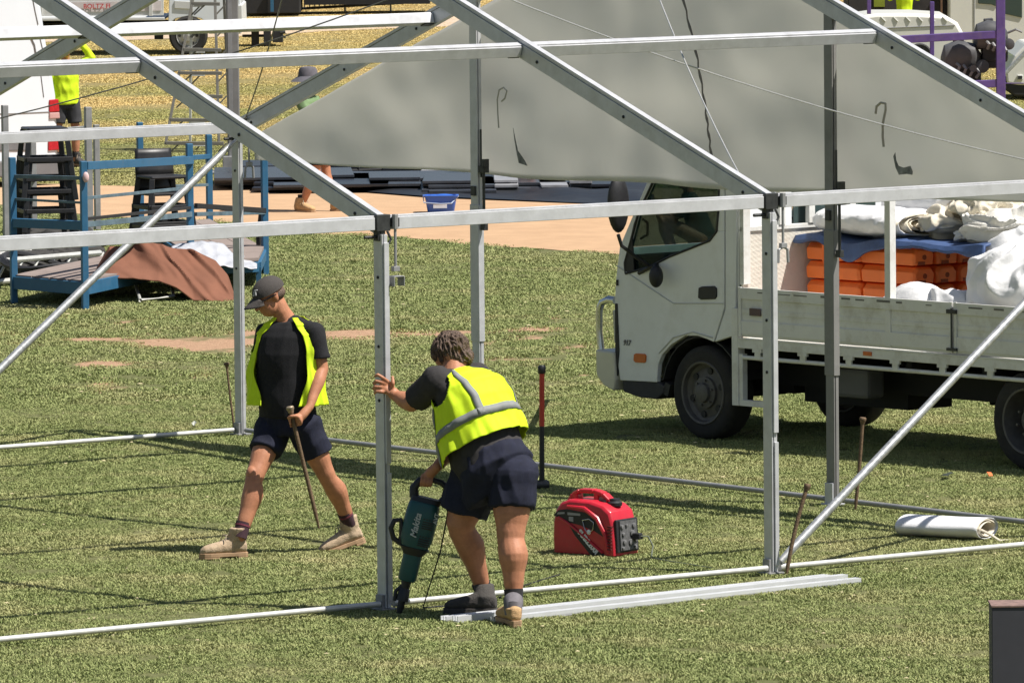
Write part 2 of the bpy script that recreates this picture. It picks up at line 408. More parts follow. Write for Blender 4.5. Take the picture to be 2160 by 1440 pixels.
for i in range(-2, 3):
    for w in (0, 1):
        sgn = -1 if w == 0 else 1
        p = M_(i, w); o = post(p)
        if w == 0:
            # outer keder rail, stepped where the sleeve ends
            k = MB(); k.beam(p - B_ * .052 + A_ * .004 + Vector((0, 0, .9)), p - B_ * .052 + A_ * .004 + Vector((0, 0, EH - .15)), .014, .036, A_); k.build('keder_rail', ALU, o, bevel=.002)
            k = MB(); k.beam(p - B_ * .050 + A_ * .010 + Vector((0, 0, .06)), p - B_ * .050 + A_ * .010 + Vector((0, 0, .84)), .010, .030, A_); k.build('keder_rail', ALU, o, bevel=.002)
        # eave bracket with pin and the hanging clamp
        br = MB(); t = p + Vector((0, 0, EH - .03))
        br.box(t, (.10, .075, .10), Matrix.Rotation(TH, 3, 'Z')); br.box(t + A_ * .075 - B_ * .02 + Vector((0, 0, -.0)), (.09, .03, .055), Matrix.Rotation(TH, 3, 'Z'))
        br.box(t + Vector((0, 0, -.075)) - A_ * .02, (.03, .05, .07), Matrix.Rotation(TH, 3, 'Z')); br.tube([t - A_ * .12 + Vector((0, 0, -.085)), t + A_ * .04 + Vector((0, 0, -.085))], .011, 8)
        br.tube([t + A_ * .03 + Vector((0, 0, -.05)) - B_ * .03, t + A_ * .05 - B_ * .04 + Vector((0, 0, -.1)), t + A_ * .03 - B_ * .04 + Vector((0, 0, -.13))], .009, 6)
        br.build('eave_bracket', STEEL_D, marquee, bevel=.003)
        cl = MB(); q = p + A_ * .075 - B_ * .05
        cl.tube([q + Vector((0, 0, EH + .02)), q + Vector((0, 0, EH - .07))], .019, 8)
        cl.tube([q + Vector((0, 0, EH - .05)), q + Vector((0, 0, EH - .31))], .009, 8)
        cl.box(q + Vector((0, 0, EH - .31)), (.045, .03, .03), Matrix.Rotation(TH, 3, 'Z'))
        if i == 0:
            cl.box(q + Vector((0, 0, EH - .355)) - B_ * .005, (.075, .07, .006), Matrix.Rotation(TH, 3, 'Z'))
            for e in (-1, 1): cl.box(q + Vector((0, 0, EH - .385)) + A_ * .037 * e - B_ * .005, (.006, .07, .06), Matrix.Rotation(TH, 3, 'Z'))
        else:
            for e in (-1, 1): cl.tube([q + Vector((0, 0, EH - .32)), q + A_ * .035 * e + Vector((0, 0, EH - .335)), q + A_ * .04 * e + Vector((0, 0, EH - .42))], .010, 6)
        cl.build('hanging_clamp', ALU_D, marquee, bevel=.002)
for w in (.3, .7):
    p = M_(2, w); h = EH + (RH - EH) * (w * 2 if w < .5 else (1 - w) * 2) - .08
    mb = MB(); post_profile(mb, p, .02, h, .042, .088); mb.beam(p + Vector((0, 0, .9)) , p + Vector((0, 0, 1.9)), .105, .05, A_)
    o = mb.build('post', ALU_G if w < .5 else ALU, marquee, bevel=.002)  # right gable post gets the darker metal: its shade is put into the colour
    fp = MB(); fp.box(p + Vector((0, 0, .012)), (.12, .12, .012), Matrix.Rotation(TH, 3, 'Z')); fp.beam(p + Vector((0, 0, .012)), p + Vector((0, 0, .16)), .085, .012, A_, 0, -.034); fp.build('foot_plate', ALU, o, bevel=.002)
    sq = MB(); sq.box(p - A_ * .030 + Vector((0, 0, 2.0)) + B_ * .0, (.012, .05, .07), Matrix.Rotation(TH, 3, 'Z')); sq.build('latch', STEEL_D, o)
    cl = MB(); q = p - B_ * .09
    cl.tube([q + B_ * .03 + Vector((0, 0, 2.45)), q + B_ * .03 + Vector((0, 0, 2.1))], .008, 6); cl.box(q + Vector((0, 0, 2.16)), (.05, .07, .05), Matrix.Rotation(TH, 3, 'Z')); cl.box(q - B_ * .02 + Vector((0, 0, 2.2)), (.05, .03, .07), Matrix.Rotation(TH, 3, 'Z'))
    cl.tube([q + Vector((0, 0, 2.14)), q + Vector((0, 0, 1.75))], .011, 8); cl.box(q + Vector((0, 0, 1.74)), (.035, .05, .05), Matrix.Rotation(TH, 3, 'Z')); cl.build('hanging_clamp', STEEL_D, marquee, bevel=.002)
Q = .4985
for i in range(-2, 3):
    for w, s in ((0, 1), (1, -1)):
        e = M_(i, w, EH + .01); r = M_(i, .5, RH); d = (r - e).normalized(); upn = A_.cross(d); upn = upn if upn.z > 0 else -upn
        mb = MB(); profile_beam(mb, e + upn * -.05, r + upn * -.05, .046, .125, upn); o = mb.build('rafter', ALU, marquee, bevel=.0015)
        for t in (.04, .28, .46, .74):
            bo = MB(); bo.lathe([(.011, 0), (.011, .005), (.005, .008)], e + d * ((r - e).length * t) - A_ * .024 - upn * .07, -A_, 8); bo.build('bolt', BLACK, o)
for i in range(-2, 2):
    for w, s in ((0, 1), (1, -1)):
        g = A_ * .055
        mb = MB(); mb.beam(M_(i, w, EH - .035) + g, M_(i + 1, w, EH - .035) - g, .05, .075); mb.beam(M_(i, w, EH + .009) + g, M_(i + 1, w, EH + .009) - g, .034, .012)
        o = mb.build('eave_beam', ALU, marquee, bevel=.003)
        # mid slope purlin
        wq = Q / 2 if w == 0 else 1 - Q / 2; z = EH + (RH - EH) * Q
        d = (M_(0, .5, RH) - M_(0, w, EH)).normalized(); upn = A_.cross(d); upn = upn if upn.z > 0 else -upn
        p0 = M_(i, wq, z) + A_ * .028 - upn * .055; p1 = M_(i + 1, wq, z) - A_ * .028 - upn * .055
        mb = MB(); mb.beam(p0, p1, .07, .072, upn, 0, -.006); mb.beam(p0, p1, .05, .01, upn, 0, .036)
        mb.build('purlin', ALU, marquee, bevel=.003)
        for pp, sg in ((p0, 1), (p1, -1)):
            k = MB(); k.beam(pp + A_ * sg * .002 - upn * .045, pp + A_ * sg * .09 - upn * .045, .05, .012, upn); k.build('purlin_hook', STEEL_D, marquee)
    mb = MB(); mb.beam(M_(i, .5, RH - .05) + A_ * .03, M_(i + 1, .5, RH - .05) - A_ * .03, .07, .08); mb.build('ridge_beam', ALU, marquee, bevel=.003)
# base pipes
PIPE = mat('zinc_pipe', (.60, .60, .56), .42, .35, .12, 12, dirt=(.35, .33, .28), damt=.4)
for i in range(-2, 2):
    for w in (0, 1):
        off = (-B_ if w == 0 else B_) * .02
        mb = MB(); mb.tube([M_(i, w, .045) + A_ * .09 + off, M_(i + 1, w, .045) - A_ * .05 + off], .018, 12); mb.tube([M_(i, w, .045) + A_ * .05 + off, M_(i, w, .045) + A_ * .12 + off], .024, 10)
        mb.build('base_pipe', PIPE, marquee, smooth=True)
for a0, a1 in ((0, .3), (.3, .7), (.7, 1)):
    mb = MB(); mb.tube([M_(2, a0, .045) + B_ * .07, M_(2, a1, .045) - B_ * .07], .018, 12); mb.build('base_pipe', ALU_D, marquee, smooth=True)
# wall braces
mb = MB(); b0_, b1_ = M_(1, 0, .08) + A_ * .05 - B_ * .03, M_(2, 0, EH - .12) - A_ * .04 - B_ * .03; mb.tube([b0_, b0_.lerp(b1_, .03), b0_.lerp(b1_, .96), b1_], [.020, .027, .027, .014], 12); mb.build('brace_pipe', GALV, marquee, smooth=True)
mb = MB(); b0_, b1_ = M_(1, 1, .08) + A_ * .05 - B_ * .06, M_(2, 1, EH - .12) - A_ * .04 - B_ * .05; mb.tube([b0_, b0_.lerp(b1_, .05), b0_.lerp(b1_, .93), b1_], [.022, .030, .030, .014], 12); mb.build('brace_pipe', GALV, marquee, smooth=True)
# stay cables
CABLE = mat('steel_cable', (.52, .52, .50), .4, .4, .2, 80)
CABLE_D = mat('dark_cable', (.16, .155, .14), .5, .4, .2, 80)
def cable(p0, p1, sag, m=CABLE, r=.0052, tb=None):
    pts = [Vector(p0).lerp(Vector(p1), t) - Vector((0, 0, sag * 4 * t * (1 - t))) for t in np.linspace(0, 1, 18)]
    mb = MB(); mb.tube(pts, r, 6)
    d = (Vector(p1) - Vector(p0)).normalized()
    mb.tube([Vector(p0), Vector(p0) + d * .12], .011, 6)
    return mb.build('stay_cable', m, marquee, smooth=True)
cable(M_(1, .02, EH + .03) , M_(1.93, .5, RH - .05), .12)
cable(M_(2, .01, EH - .02), M_(1, .5, RH - .05), .20)
cable(M_(2, .99, EH + .02), M_(1.02, .5, RH - .05), .10, CABLE_D, .0055)
cable(M_(1, .98, EH + .02), M_(1.97, .5, RH - .05), .16, CABLE_D, .0055)

# ------------------------------------------------------------------ gable sheet
gs = bpy.data.materials.new('gable_canvas'); gs.use_nodes = True; nt = gs.node_tree; b = nt.nodes['Principled BSDF']
tc = nt.nodes.new('ShaderNodeTexCoord')
n1 = nt.nodes.new('ShaderNodeTexNoise'); n1.inputs['Scale'].default_value = 1.1; n1.inputs['Detail'].default_value = 6; nt.links.new(tc.outputs['Object'], n1.inputs['Vector'])
cr = nt.nodes.new('ShaderNodeValToRGB'); cr.color_ramp.elements[0].position = .3; cr.color_ramp.elements[0].color = (.70, .71, .69, 1); cr.color_ramp.elements[1].position = .7; cr.color_ramp.elements[1].color = (.82, .83, .82, 1)
nt.links.new(n1.outputs['Fac'], cr.inputs[0]); nt.links.new(cr.outputs[0], b.inputs['Base Color']); b.inputs['Roughness'].default_value = .55; b.inputs['Specular IOR Level'].default_value = .3
trn = nt.nodes.new('ShaderNodeBsdfTranslucent'); trn.inputs['Color'].default_value = (.74, .73, .69, 1); mxs = nt.nodes.new('ShaderNodeMixShader'); mxs.inputs[0].default_value = .64
nt.links.new(b.outputs[0], mxs.inputs[1]); nt.links.new(trn.outputs[0], mxs.inputs[2]); nt.links.new(mxs.outputs[0], nt.nodes['Material Output'].inputs[0])
n2 = nt.nodes.new('ShaderNodeTexNoise'); n2.inputs['Scale'].default_value = 2.2; nt.links.new(tc.outputs['Object'], n2.inputs['Vector'])
bp = nt.nodes.new('ShaderNodeBump'); bp.inputs['Strength'].default_value = .18; bp.inputs['Distance'].default_value = .05; nt.links.new(n2.outputs['Fac'], bp.inputs['Height']); nt.links.new(bp.outputs[0], b.inputs['Normal'])
sheet = thing('gable_sheet', 'large dirty cream canvas sheet filling the gable end of the frame, its hem hanging loose', 'canvas sheet', M_(2, .5), TH)
def sheet_pt(u, v, off=0.0):
    w = .006 + .988 * u
    zt = EH + (RH - EH) * (1 - abs(2 * w - 1)) - .115
    zb = 2.175 - .07 * w - .02 * sin(pi * u) + .012 * sin(u * 27) * sin(pi * u)
    zt = max(zt, zb + .02)
    z = zb + (zt - zb) * v
    bul = .03 * sin(u * 9) * (1 - v) + .012 * (1 - v) * sin(u * 70 + 3 * sin(u * 11)) * (.4 + abs(sin(u * 5))) + .06 * mn.noise(Vector((w * 6, z * 1.5, 0))) * (1 - v * .6) + .016 * mn.noise(Vector((w * 30, z * 3, 5)))
    return M_(2, w, z) + A_ * (.125 + bul + off)
mb = MB(); mb.grid(160, 40, sheet_pt); mb.build('canvas', gs, sheet, smooth=True, solid=.003)
DARK = mat('grime', (.07, .065, .055), .8, 0, .3, 30)
mb = MB()
lx = np.interp(np.linspace(0, 1, 30), (0, .4, .6, .8, 1), (1504, 1487, 1470, 1446, 1404)); ly = np.interp(np.linspace(0, 1, 30), (0, .4, .6, .8, 1), (356, 220, 120, 20, -140))
lace = [AP(float(x), float(y), M_(2, .5) + A_ * .058, A_) for x, y in zip(lx, ly)]
mb.tube([p + B_ * (.008 * sin(k * 2.1)) for k, p in enumerate(lace)], [.0065 + .004 * (k % 3 == 0) for k in range(30)], 6)
mb.build('lacing', mat('lacing', (.19, .17, .15), .8), sheet, smooth=True)
def strap(px, col, w=.008, off=-.03):
    pts = [AP(x, y, M_(2, .5) + A_ * (off + .09), A_) for x, y in px]
    m = MB(); m.tube(pts, w, 6); m.build('strap', col, sheet, smooth=True)
STR = mat('strap_brown', (.36, .33, .28), .8); 
strap([(1847, 240), (1849, 225), (1858, 217), (1868, 219), (1868, 232), (1862, 262), (1862, 290), (1864, 310)], STR, .009)
strap([(1052, 270), (1050, 240), (1049, 210), (1053, 190), (1062, 185), (1069, 192), (1065, 208), (1058, 214)], mat('strap_faint', (.42, .41, .36), .8), .006)
def stain(px, m, off=-.028):
    m_ = MB(); pts = [AP(x, y, M_(2, .5) + A_ * (off + .09), A_) for x, y in px]; m_.v = [tuple(p) for p in pts] + [tuple(p + A_ * .003) for p in pts]
    n = len(pts); m_.f = [tuple(range(n)), tuple(range(2 * n - 1, n - 1, -1))] + [(i, (i + 1) % n, n + (i + 1) % n, n + i) for i in range(n)]
    m_.build('stain', m, sheet)
SOOT = mat('soot_smear', (.22, .22, .21), .9, 0, .6, 14)
SOOT2 = mat('faint_smear', (.50, .50, .47), .9, 0, .1, 14)
stain([(1884, 330), (1888, 322), (1890, 338), (1895, 350), (1906, 354), (1920, 350), (1925, 362), (1924, 369), (1912, 367), (1896, 369), (1889, 354)], SOOT)
stain([(1082, 270), (1086, 290), (1092, 318), (1098, 326), (1106, 338), (1112, 350), (1094, 344), (1090, 325), (1085, 296)], SOOT)

# pale clippings and leaf crumbs lying in the turf
mb = MB()
for k in range(900):
    y = 39.5 + 40 * random.random() ** 1.3; x = random.uniform(-1, 1) * (y * .07 + .3)
    if on_path(x, y): continue
    r_ = random.uniform(.006, .018) * (1 + (y - 40) / 40); a = random.uniform(0, pi); z = random.uniform(.012, .022)
    mb.add([(x - cos(a) * r_, y - sin(a) * r_, z), (x + sin(a) * r_ * .5, y - cos(a) * r_ * .5, z + .006), (x + cos(a) * r_, y + sin(a) * r_, z)], [(0, 1, 2)])
cl_ = mb.build('clippings', mat('dry_clippings', (.55, .47, .28), .9, 0, .4, 3), None, fixn=False); tag(cl_, 'pale dry clippings scattered over the mown turf', 'clippings', kind='stuff')

# ------------------------------------------------------------------ bodies
def loft(mb, rings, n=24, p=2.0):
    """rings: (centre, vecA, vecB, ra, rb) -> closed solid"""
    vs_ = []
    for c, a, b_, ra, rb in rings:
        c = Vector(c)
        for i in range(n):
            t = 2 * pi * i / n; ct, st = cos(t), sin(t)
            vs_.append(c + a * (ra * math.copysign(abs(ct) ** (2 / p), ct)) + b_ * (rb * math.copysign(abs(st) ** (2 / p), st)))
    m = len(rings); fs = []
    for k in range(m - 1):
        for i in range(n):
            j = (i + 1) % n; fs.append((k * n + i, k * n + j, (k + 1) * n + j, (k + 1) * n + i))
    fs.append(tuple(range(n - 1, -1, -1))); fs.append(tuple((m - 1) * n + i for i in range(n)))
    return mb.add(vs_, fs)
def limb(mb, pts, rs, n=18, round_ends=True):
    """tapered limb through pts with rounded ends; extra points are interpolated smoothly"""
    pts = [Vector(p) for p in pts]
    P = []; R = []
    d0 = (pts[0] - pts[1]).normalized(); d1 = (pts[-1] - pts[-2]).normalized()
    if round_ends:
        for t in (1, .92, .7, .38): P.append(pts[0] + d0 * rs[0] * t); R.append(max(rs[0] * sqrt(max(1 - t * t, 0)), .0015))
    for k in range(len(pts) - 1):
        for t in (0, .25, .5, .75):
            p = pts[k].lerp(pts[k + 1], t); P.append(p); R.append(rs[k] + (rs[k + 1] - rs[k]) * (t * t * (3 - 2 * t)))
    P.append(pts[-1]); R.append(rs[-1])
    if round_ends:
        for t in (.38, .7, .92, 1): P.append(pts[-1] + d1 * rs[-1] * t); R.append(max(rs[-1] * sqrt(max(1 - t * t, 0)), .0015))
    return mb.tube(P, R, n)
def ball(mb, c, r, f=(1, 0, 0), u=(0, 0, 1), n=20):
    """ellipsoid: radii r=(forward, side, up)"""
    f = Vector(f).normalized(); u = Vector(u); s_ = u.cross(f).normalized(); u = f.cross(s_)
    rings = []
    for k in range(13):
        t = -1 + 2 * k / 12; t = sin(t * pi / 2); w = max(sqrt(max(1 - t * t, 0)), .02)
        rings.append((Vector(c) + u * (r[2] * t), f, s_, r[0] * w, r[1] * w))
    return loft(mb, rings, n)
def blob(name, mb, m, parent, voxel=.006, smooth=4, disp=None, shrink=.5):
    """fuse overlapping solids into one continuous surface"""
    me = bpy.data.meshes.new(name + '_src'); me.from_pydata([tuple(v) for v in mb.v], [], mb.f); me.update()
    bm = bmesh.new(); bm.from_mesh(me); bmesh.ops.recalc_face_normals(bm, faces=bm.faces); bm.to_mesh(me); bm.free()
    o = bpy.data.objects.new(name + '_src', me); COL.objects.link(o)
    r = o.modifiers.new('r', 'REMESH'); r.mode = 'VOXEL'; r.voxel_size = voxel; r.use_smooth_shade = True
    if smooth: s_ = o.modifiers.new('s', 'SMOOTH'); s_.factor = shrink; s_.iterations = smooth
    dg = bpy.context.evaluated_depsgraph_get(); dg.update()
    out = bpy.data.meshes.new_from_object(o.evaluated_get(dg)); bpy.data.objects.remove(o); bpy.data.meshes.remove(me)
    out.name = name
    if disp:
        nv = len(out.vertices); co = np.empty(nv * 3); out.vertices.foreach_get('co', co); co = co.reshape(-1, 3)
        no = np.empty(nv * 3); out.vertices.foreach_get('normal', no); no = no.reshape(-1, 3)
        for i in range(nv): co[i] += no[i] * disp(Vector(co[i]))
        out.vertices.foreach_set('co', co.ravel())
    out.transform(wmat(parent).inverted()); out.update()
    for p in out.polygons: p.use_smooth = True
    out.materials.clear(); out.materials.append(m)
    q = bpy.data.objects.new(name, out); COL.objects.link(q); q.parent = parent; return q
def folds(amp, sc=14, zs=.5, seed=0):
    def f(v):
        a = mn.noise(Vector((v.x * sc + seed, v.y * sc, v.z * sc * zs))); b_ = mn.noise(Vector((v.x * sc * .4, v.y * sc * .4 + seed, v.z * sc * .9)))
        return amp * ((1 - abs(a) * 2.4) * .6 + b_ * .9)
    return f
SKIN = mat('skin', (.44, .195, .108), .5, 0, .18, 14, bump=.15, bscale=140, dirt=(.38, .15, .09), dscale=5, damt=.4, spec=.35)
SHIRT = mat('black_cotton', (.016, .016, .018), .85, 0, .2, 30, bump=.3, bscale=300, spec=.2, sheen=.05)
SHIRT2 = mat('washed_black_cotton', (.045, .042, .042), .9, 0, .15, 30, bump=.3, bscale=300, spec=.15)
NAVY = mat('navy_drill', (.016, .018, .034), .85, 0, .25, 20, bump=.4, bscale=250, spec=.25)
HIVIS = mat('hi_vis_yellow', (.60, .80, .02), .7, 0, .06, 20, bump=.25, bscale=350, spec=.25)
HIVIS_IN = mat('hi_vis_lining', (.50, .62, .08), .8, 0, .1, 20)
TAPE = mat('reflective_tape', (.20, .21, .205), .7, 0, .08, 30)
SOCK = mat('dark_sock', (.05, .022, .03), .95, 0, .3, 60, bump=.4, bscale=300)
SOCKB = mat('black_sock', (.02, .02, .022), .95, 0, .3, 60, bump=.4, bscale=300)
TAN = mat('tan_suede', (.44, .33, .22), .9, 0, .18, 30, bump=.4, bscale=120, dirt=(.30, .20, .12), dscale=18, damt=.6)
TAN_S = mat('tan_sole', (.36, .23, .13), .8, 0, .15, 30)
TANB = mat('wheat_suede', (.46, .29, .14), .9, 0, .18, 30, bump=.4, bscale=120)
GREYB = mat('grey_suede', (.055, .05, .045), .9, 0, .2, 30, bump=.4, bscale=120)
GREYB2 = mat('slate_suede', (.14, .13, .14), .9, 0, .2, 30)
HAIR = mat('brown_hair', (.10, .065, .045), .6, 0, .55, 55, bump=.9, bscale=130, spec=.4)
CAPM = mat('charcoal_cap', (.055, .048, .044), .9, 0, .12, 40, bump=.4, bscale=300)

ZU = Vector((0, 0, 1))
def boot(parent, heel, fwd, upv, mU, mS, ankle, L=.30, toecap=None, lace=True, rise=.19):
    """heel: ground point below the heel; fwd: unit toe direction; upv: sole normal"""
    fwd = Vector(fwd).normalized(); up = Vector(upv).normalized(); fwd = (fwd - up * fwd.dot(up)).normalized(); sd = up.cross(fwd)
    heel = Vector(heel)
    P = lambda x, y, z: heel + fwd * x + sd * y + up * z
    k = L / .30
    mb = MB(); loft(mb, [(P(x * k, 0, z), sd, up, w, h_) for x, z, w, h_ in ((-.005, .06, .012, .02), (.005, .065, .034, .042), (.05, .072, .041, .052), (.11, .074, .043, .052), (.17, .062, .048, .042), (.235, .052, .051, .034), (.275, .047, .040, .026), (.296, .04, .014, .012))], 20, 2.3)
    top = P(.062 * k, 0, rise) * .35 + (Vector(ankle) + ZU * (rise - (Vector(ankle) - heel).dot(up))) * .65
    loft(mb, [(P(.058 * k, 0, .05), fwd, sd, .060, .044), (P(.064 * k, 0, .10), fwd, sd, .064, .050), (top, fwd, sd, .060, .055)], 20)
    up_ = blob('boot', mb, mU, parent, .006, 2, folds(.002, 30, 1))
    so_ = MB(); out = []
    for x, w in ((-.008, .022), (.01, .036), (.06, .041), (.12, .040), (.18, .049), (.24, .052), (.28, .042), (.302, .016)): out.append((x * k, w))
    poly = [(x, w) for x, w in out] + [(x, -w) for x, w in out[::-1]]
    so_.prism(poly, lambda u, v, d: P(u, v, d), .004, .030); heelb = [(x, w) for x, w in poly if x < .085 * k]
    so_.prism([(x, y) for x, y in poly if x < .075 * k], lambda u, v, d: P(u, v, d), -.012, .004)
    so_.prism([(x, y) for x, y in poly if x > .13 * k], lambda u, v, d: P(u, v, d), -.008, .004)
    so_.build('sole', mS, up_, bevel=.003)
    if lace:
        lc = MB()
        for j in range(5):
            x = (.10 + .022 * j) * k; z = .128 - .011 * j
            lc.tube([P(x, -.026, z - .006), P(x + .006, 0, z + .006), P(x + .014, .026, z - .008)], .0035, 5); lc.tube([P(x, .026, z - .006), P(x + .006, 0, z + .006), P(x + .014, -.026, z - .008)], .0035, 5)
        lc.tube([P(.10, 0, .14), P(.14, .03, .145), P(.15, .05, .11)], .004, 5); lc.tube([P(.10, 0, .14), P(.145, -.03, .14), P(.16, -.045, .10)], .004, 5)
        lc.build('laces', mat('laces', (.30, .24, .18), .9), up_)
    return up_
def grip(mb, c, ax, side, R, n=4, fr=.0095, gap=.0205, th0=-.3, sweep=3.9, flip=1):
    """four fingers of different lengths closed round a shaft through c along ax; 'side' points from the shaft to the palm"""
    ax = Vector(ax).normalized(); e = Vector(side); e = (e - ax * e.dot(ax)).normalized(); g = ax.cross(e) * flip
    ln = [.86, 1.0, .96, .78]
    for k in range(n):
        cc = Vector(c) + ax * ((k - 1.5) * gap); pts = []; rs = []
        for j in range(8):
            t = th0 + sweep * ln[k] * j / 7; rr = R + fr * .8
            pts.append(cc + e * cos(t) * rr + g * sin(t) * rr); rs.append(fr * (1.08 - .25 * j / 7))
        limb(mb, pts, rs, 10)
    # thumb: leaves the side of the palm, closes the other way round
    pts = [Vector(c) - ax * (1.9 * gap) * .4 + e * (R + .022) - g * .012, Vector(c) - ax * .030 + e * (R + .004) - g * (R + .014), Vector(c) - ax * .036 - e * (R * .7) - g * (R + .006), Vector(c) - ax * .030 - e * (R + .010) + g * .006]
    limb(mb, pts, [.014, .0125, .011, .0095], 10)
    ball(mb, Vector(c) + e * (R + .018), (.020, .042, .016), g, e)
    return Vector(c) + e * (R + .022)

# ---------------- walking man ---------------------------------------------------
Y1 = 48.38
def Q1(x, y, d=0.0): return AY(x, y, Y1 + d)
rootp = G(600, 1172)
man = thing('person', 'man in black cap, sunglasses and open yellow vest walking with a steel stake', 'person', (rootp.x, rootp.y, 0))
LAT = Vector((.93, -.36, 0)).normalized(); FW = Vector((-.36, -.93, 0)).normalized(); ZU = Vector((0, 0, 1))
mb = MB()
# torso
def tors(k, dx=0, grow=0.0):
    rows = [((609, 905, .02), .150, .115), ((608, 878, .02), .165, .122), ((605, 840, .02), .165, .125), ((602, 795, .02), .165, .12), ((602, 745, .02), .178, .125), ((604, 708, .02), .180, .118), ((606, 690, .02), .165, .095), ((606, 678, .02), .11, .07), ((604, 668, .02), .06, .058)]
    return [(Q1(*c), LAT, FW, a + grow, b_ + grow) for c, a, b_ in rows[k:]]
loft(mb, tors(0), 28)
# head frame
HF = Vector((-.80, -.42, -.44)).normalized(); HS = ZU.cross(HF).normalized(); HU = HF.cross(HS)
HC = Q1(567, 625, -.02)
def H(f, s_, u): return HC + HF * f + HS * s_ + HU * u
ball(mb, H(-.012, 0, .03), (.103, .080, .095), HF, HU); ball(mb, H(.026, 0, -.05), (.072, .066, .078), HF, HU); ball(mb, H(.062, 0, -.088), (.028, .026, .022), HF, HU)
ball(mb, H(.055, .03, -.02), (.03, .026, .026), HF, HU); ball(mb, H(.055, -.03, -.02), (.03, .026, .026), HF, HU)
limb(mb, [H(.085, 0, .012), H(.104, 0, -.018), H(.116, 0, -.034)], [.009, .012, .014], 10); ball(mb, H(.10, .011, -.038), (.012, .008, .008), HF, HU); ball(mb, H(.10, -.011, -.038), (.012, .008, .008), HF, HU)
ball(mb, H(.088, 0, -.060), (.012, .022, .007), HF, HU); ball(mb, H(.086, 0, -.072), (.012, .019, .006), HF, HU)
for s_ in (1, -1):
    ball(mb, H(-.012, s_ * .080, -.004), (.018, .010, .032), HF, HU); ball(mb, H(-.006, s_ * .078, -.026), (.010, .008, .014), HF, HU)
limb(mb, [Q1(604, 676, .02), Q1(592, 655, .0), H(-.03, 0, -.03)], [.066, .058, .058])
# left arm (image right) and right arm
SHL, ELL, WRL = Q1(664, 700, -.07), Q1(680, 778, -.10), Q1(653, 858, -.24)
SHR, ELR, WRR = Q1(558, 702, .10), Q1(552, 780, .24), Q1(566, 858, .30)
for a_, b_, c in ((SHL, ELL, WRL), (SHR, ELR, WRR)):
    limb(mb, [a_, a_.lerp(b_, .5), b_], [.054, .050, .040]); limb(mb, [b_, b_.lerp(c, .3), b_.lerp(c, .75), c], [.040, .044, .033, .027])
# stake in the left hand
ST0, ST1 = Q1(612, 861, -.30), Q1(673, 1113, -.26); SAX = (ST1 - ST0).normalized()
HC1 = ST0 + SAX * .085
pc = grip(mb, HC1, SAX, Vector((.75, .25, .25)), .016, flip=-1)
limb(mb, [WRL, WRL.lerp(pc, .6), pc], [.027, .030, .026])
ball(mb, pc + (pc - HC1).normalized() * .002, (.042, .040, .020), SAX, (pc - HC1))
limb(mb, [WRR, WRR + Vector((.0, -.01, -.07)), WRR + Vector((-.01, -.02, -.14))], [.028, .036, .018])
# legs
HPR, KNR, ANR = Q1(578, 900, .06), Q1(538, 1002, -.14), Q1(507, 1128, -.25)
HPL, KNL, ANL = Q1(642, 900, -.04), Q1(689, 1003, .02), Q1(736, 1100, .20)
def leg(mb, h_, k, a, r=(.085, .080, .062, .058, .070, .052, .040), back=Vector((0, 0, 0))):
    limb(mb, [h_, h_.lerp(k, .55), k.lerp(h_, .08)], [r[0], r[1], r[2]])
    limb(mb, [k.lerp(h_, .08), k.lerp(a, .08), k.lerp(a, .32) + back, k.lerp(a, .68) + back * .5, a], [r[2], r[3], r[4], r[5], r[6]])
    ball(mb, k - back * .9 + Vector((0, 0, .01)), (.045, .046, .055), -back if back.length else (1, 0, 0), ZU)
leg(mb, HPR, KNR, ANR, back=Vector((.016, .012, 0))); leg(mb, HPL, KNL, ANL, back=Vector((.016, .012, 0)))
limb(mb, [ANR, ANR - ZU * .02], [.034, .030]); limb(mb, [ANL, ANL - ZU * .01], [.034, .030])
blob('body', mb, SKIN, man, .0055, 3)
# shirt
mb = MB(); loft(mb, [(c + Vector((0, 0, 0)), a, b_, ra + .014 + (.012 if k < 4 else 0), rb + .014 + (.012 if k < 4 else 0)) for k, (c, a, b_, ra, rb) in enumerate(tors(0)[1:8])], 28)
for a_, b_, t in ((SHL, ELL, .74), (SHR, ELR, .72)):
    limb(mb, [a_ + Vector((0, 0, .0)), a_.lerp(b_, .4)], [.063, .064]); mb.tube([a_, a_.lerp(b_, .4), a_.lerp(b_, t)], [.062, .064, .068], 20)
limb(mb, [SHL + ZU * .01, Q1(606, 682, .02), SHR + ZU * .01], [.045, .066, .045])
blob('shirt', mb, SHIRT, man, .007, 3, folds(.008, 9, .45, 3))
# shorts
mb = MB(); loft(mb, [(Q1(609, 852, .02), LAT, FW, .168, .125), (Q1(609, 880, .02), LAT, FW, .178, .135), (Q1(610, 915, .02), LAT, FW, .165, .132)], 24)
def shortleg(mb, h_, k, t, r0, r1):
    ball(mb, h_, (r0, r0, r0)); mb.tube([h_ + (h_ - k).normalized() * .03, h_.lerp(k, t * .5), h_.lerp(k, t)], [r0, (r0 + r1) / 2, r1], 24)
shortleg(mb, HPR, KNR, .50, .112, .104); shortleg(mb, HPL, KNL, .56, .112, .102)
blob('shorts', mb, NAVY, man, .007, 3, folds(.014, 12, .5, 9))
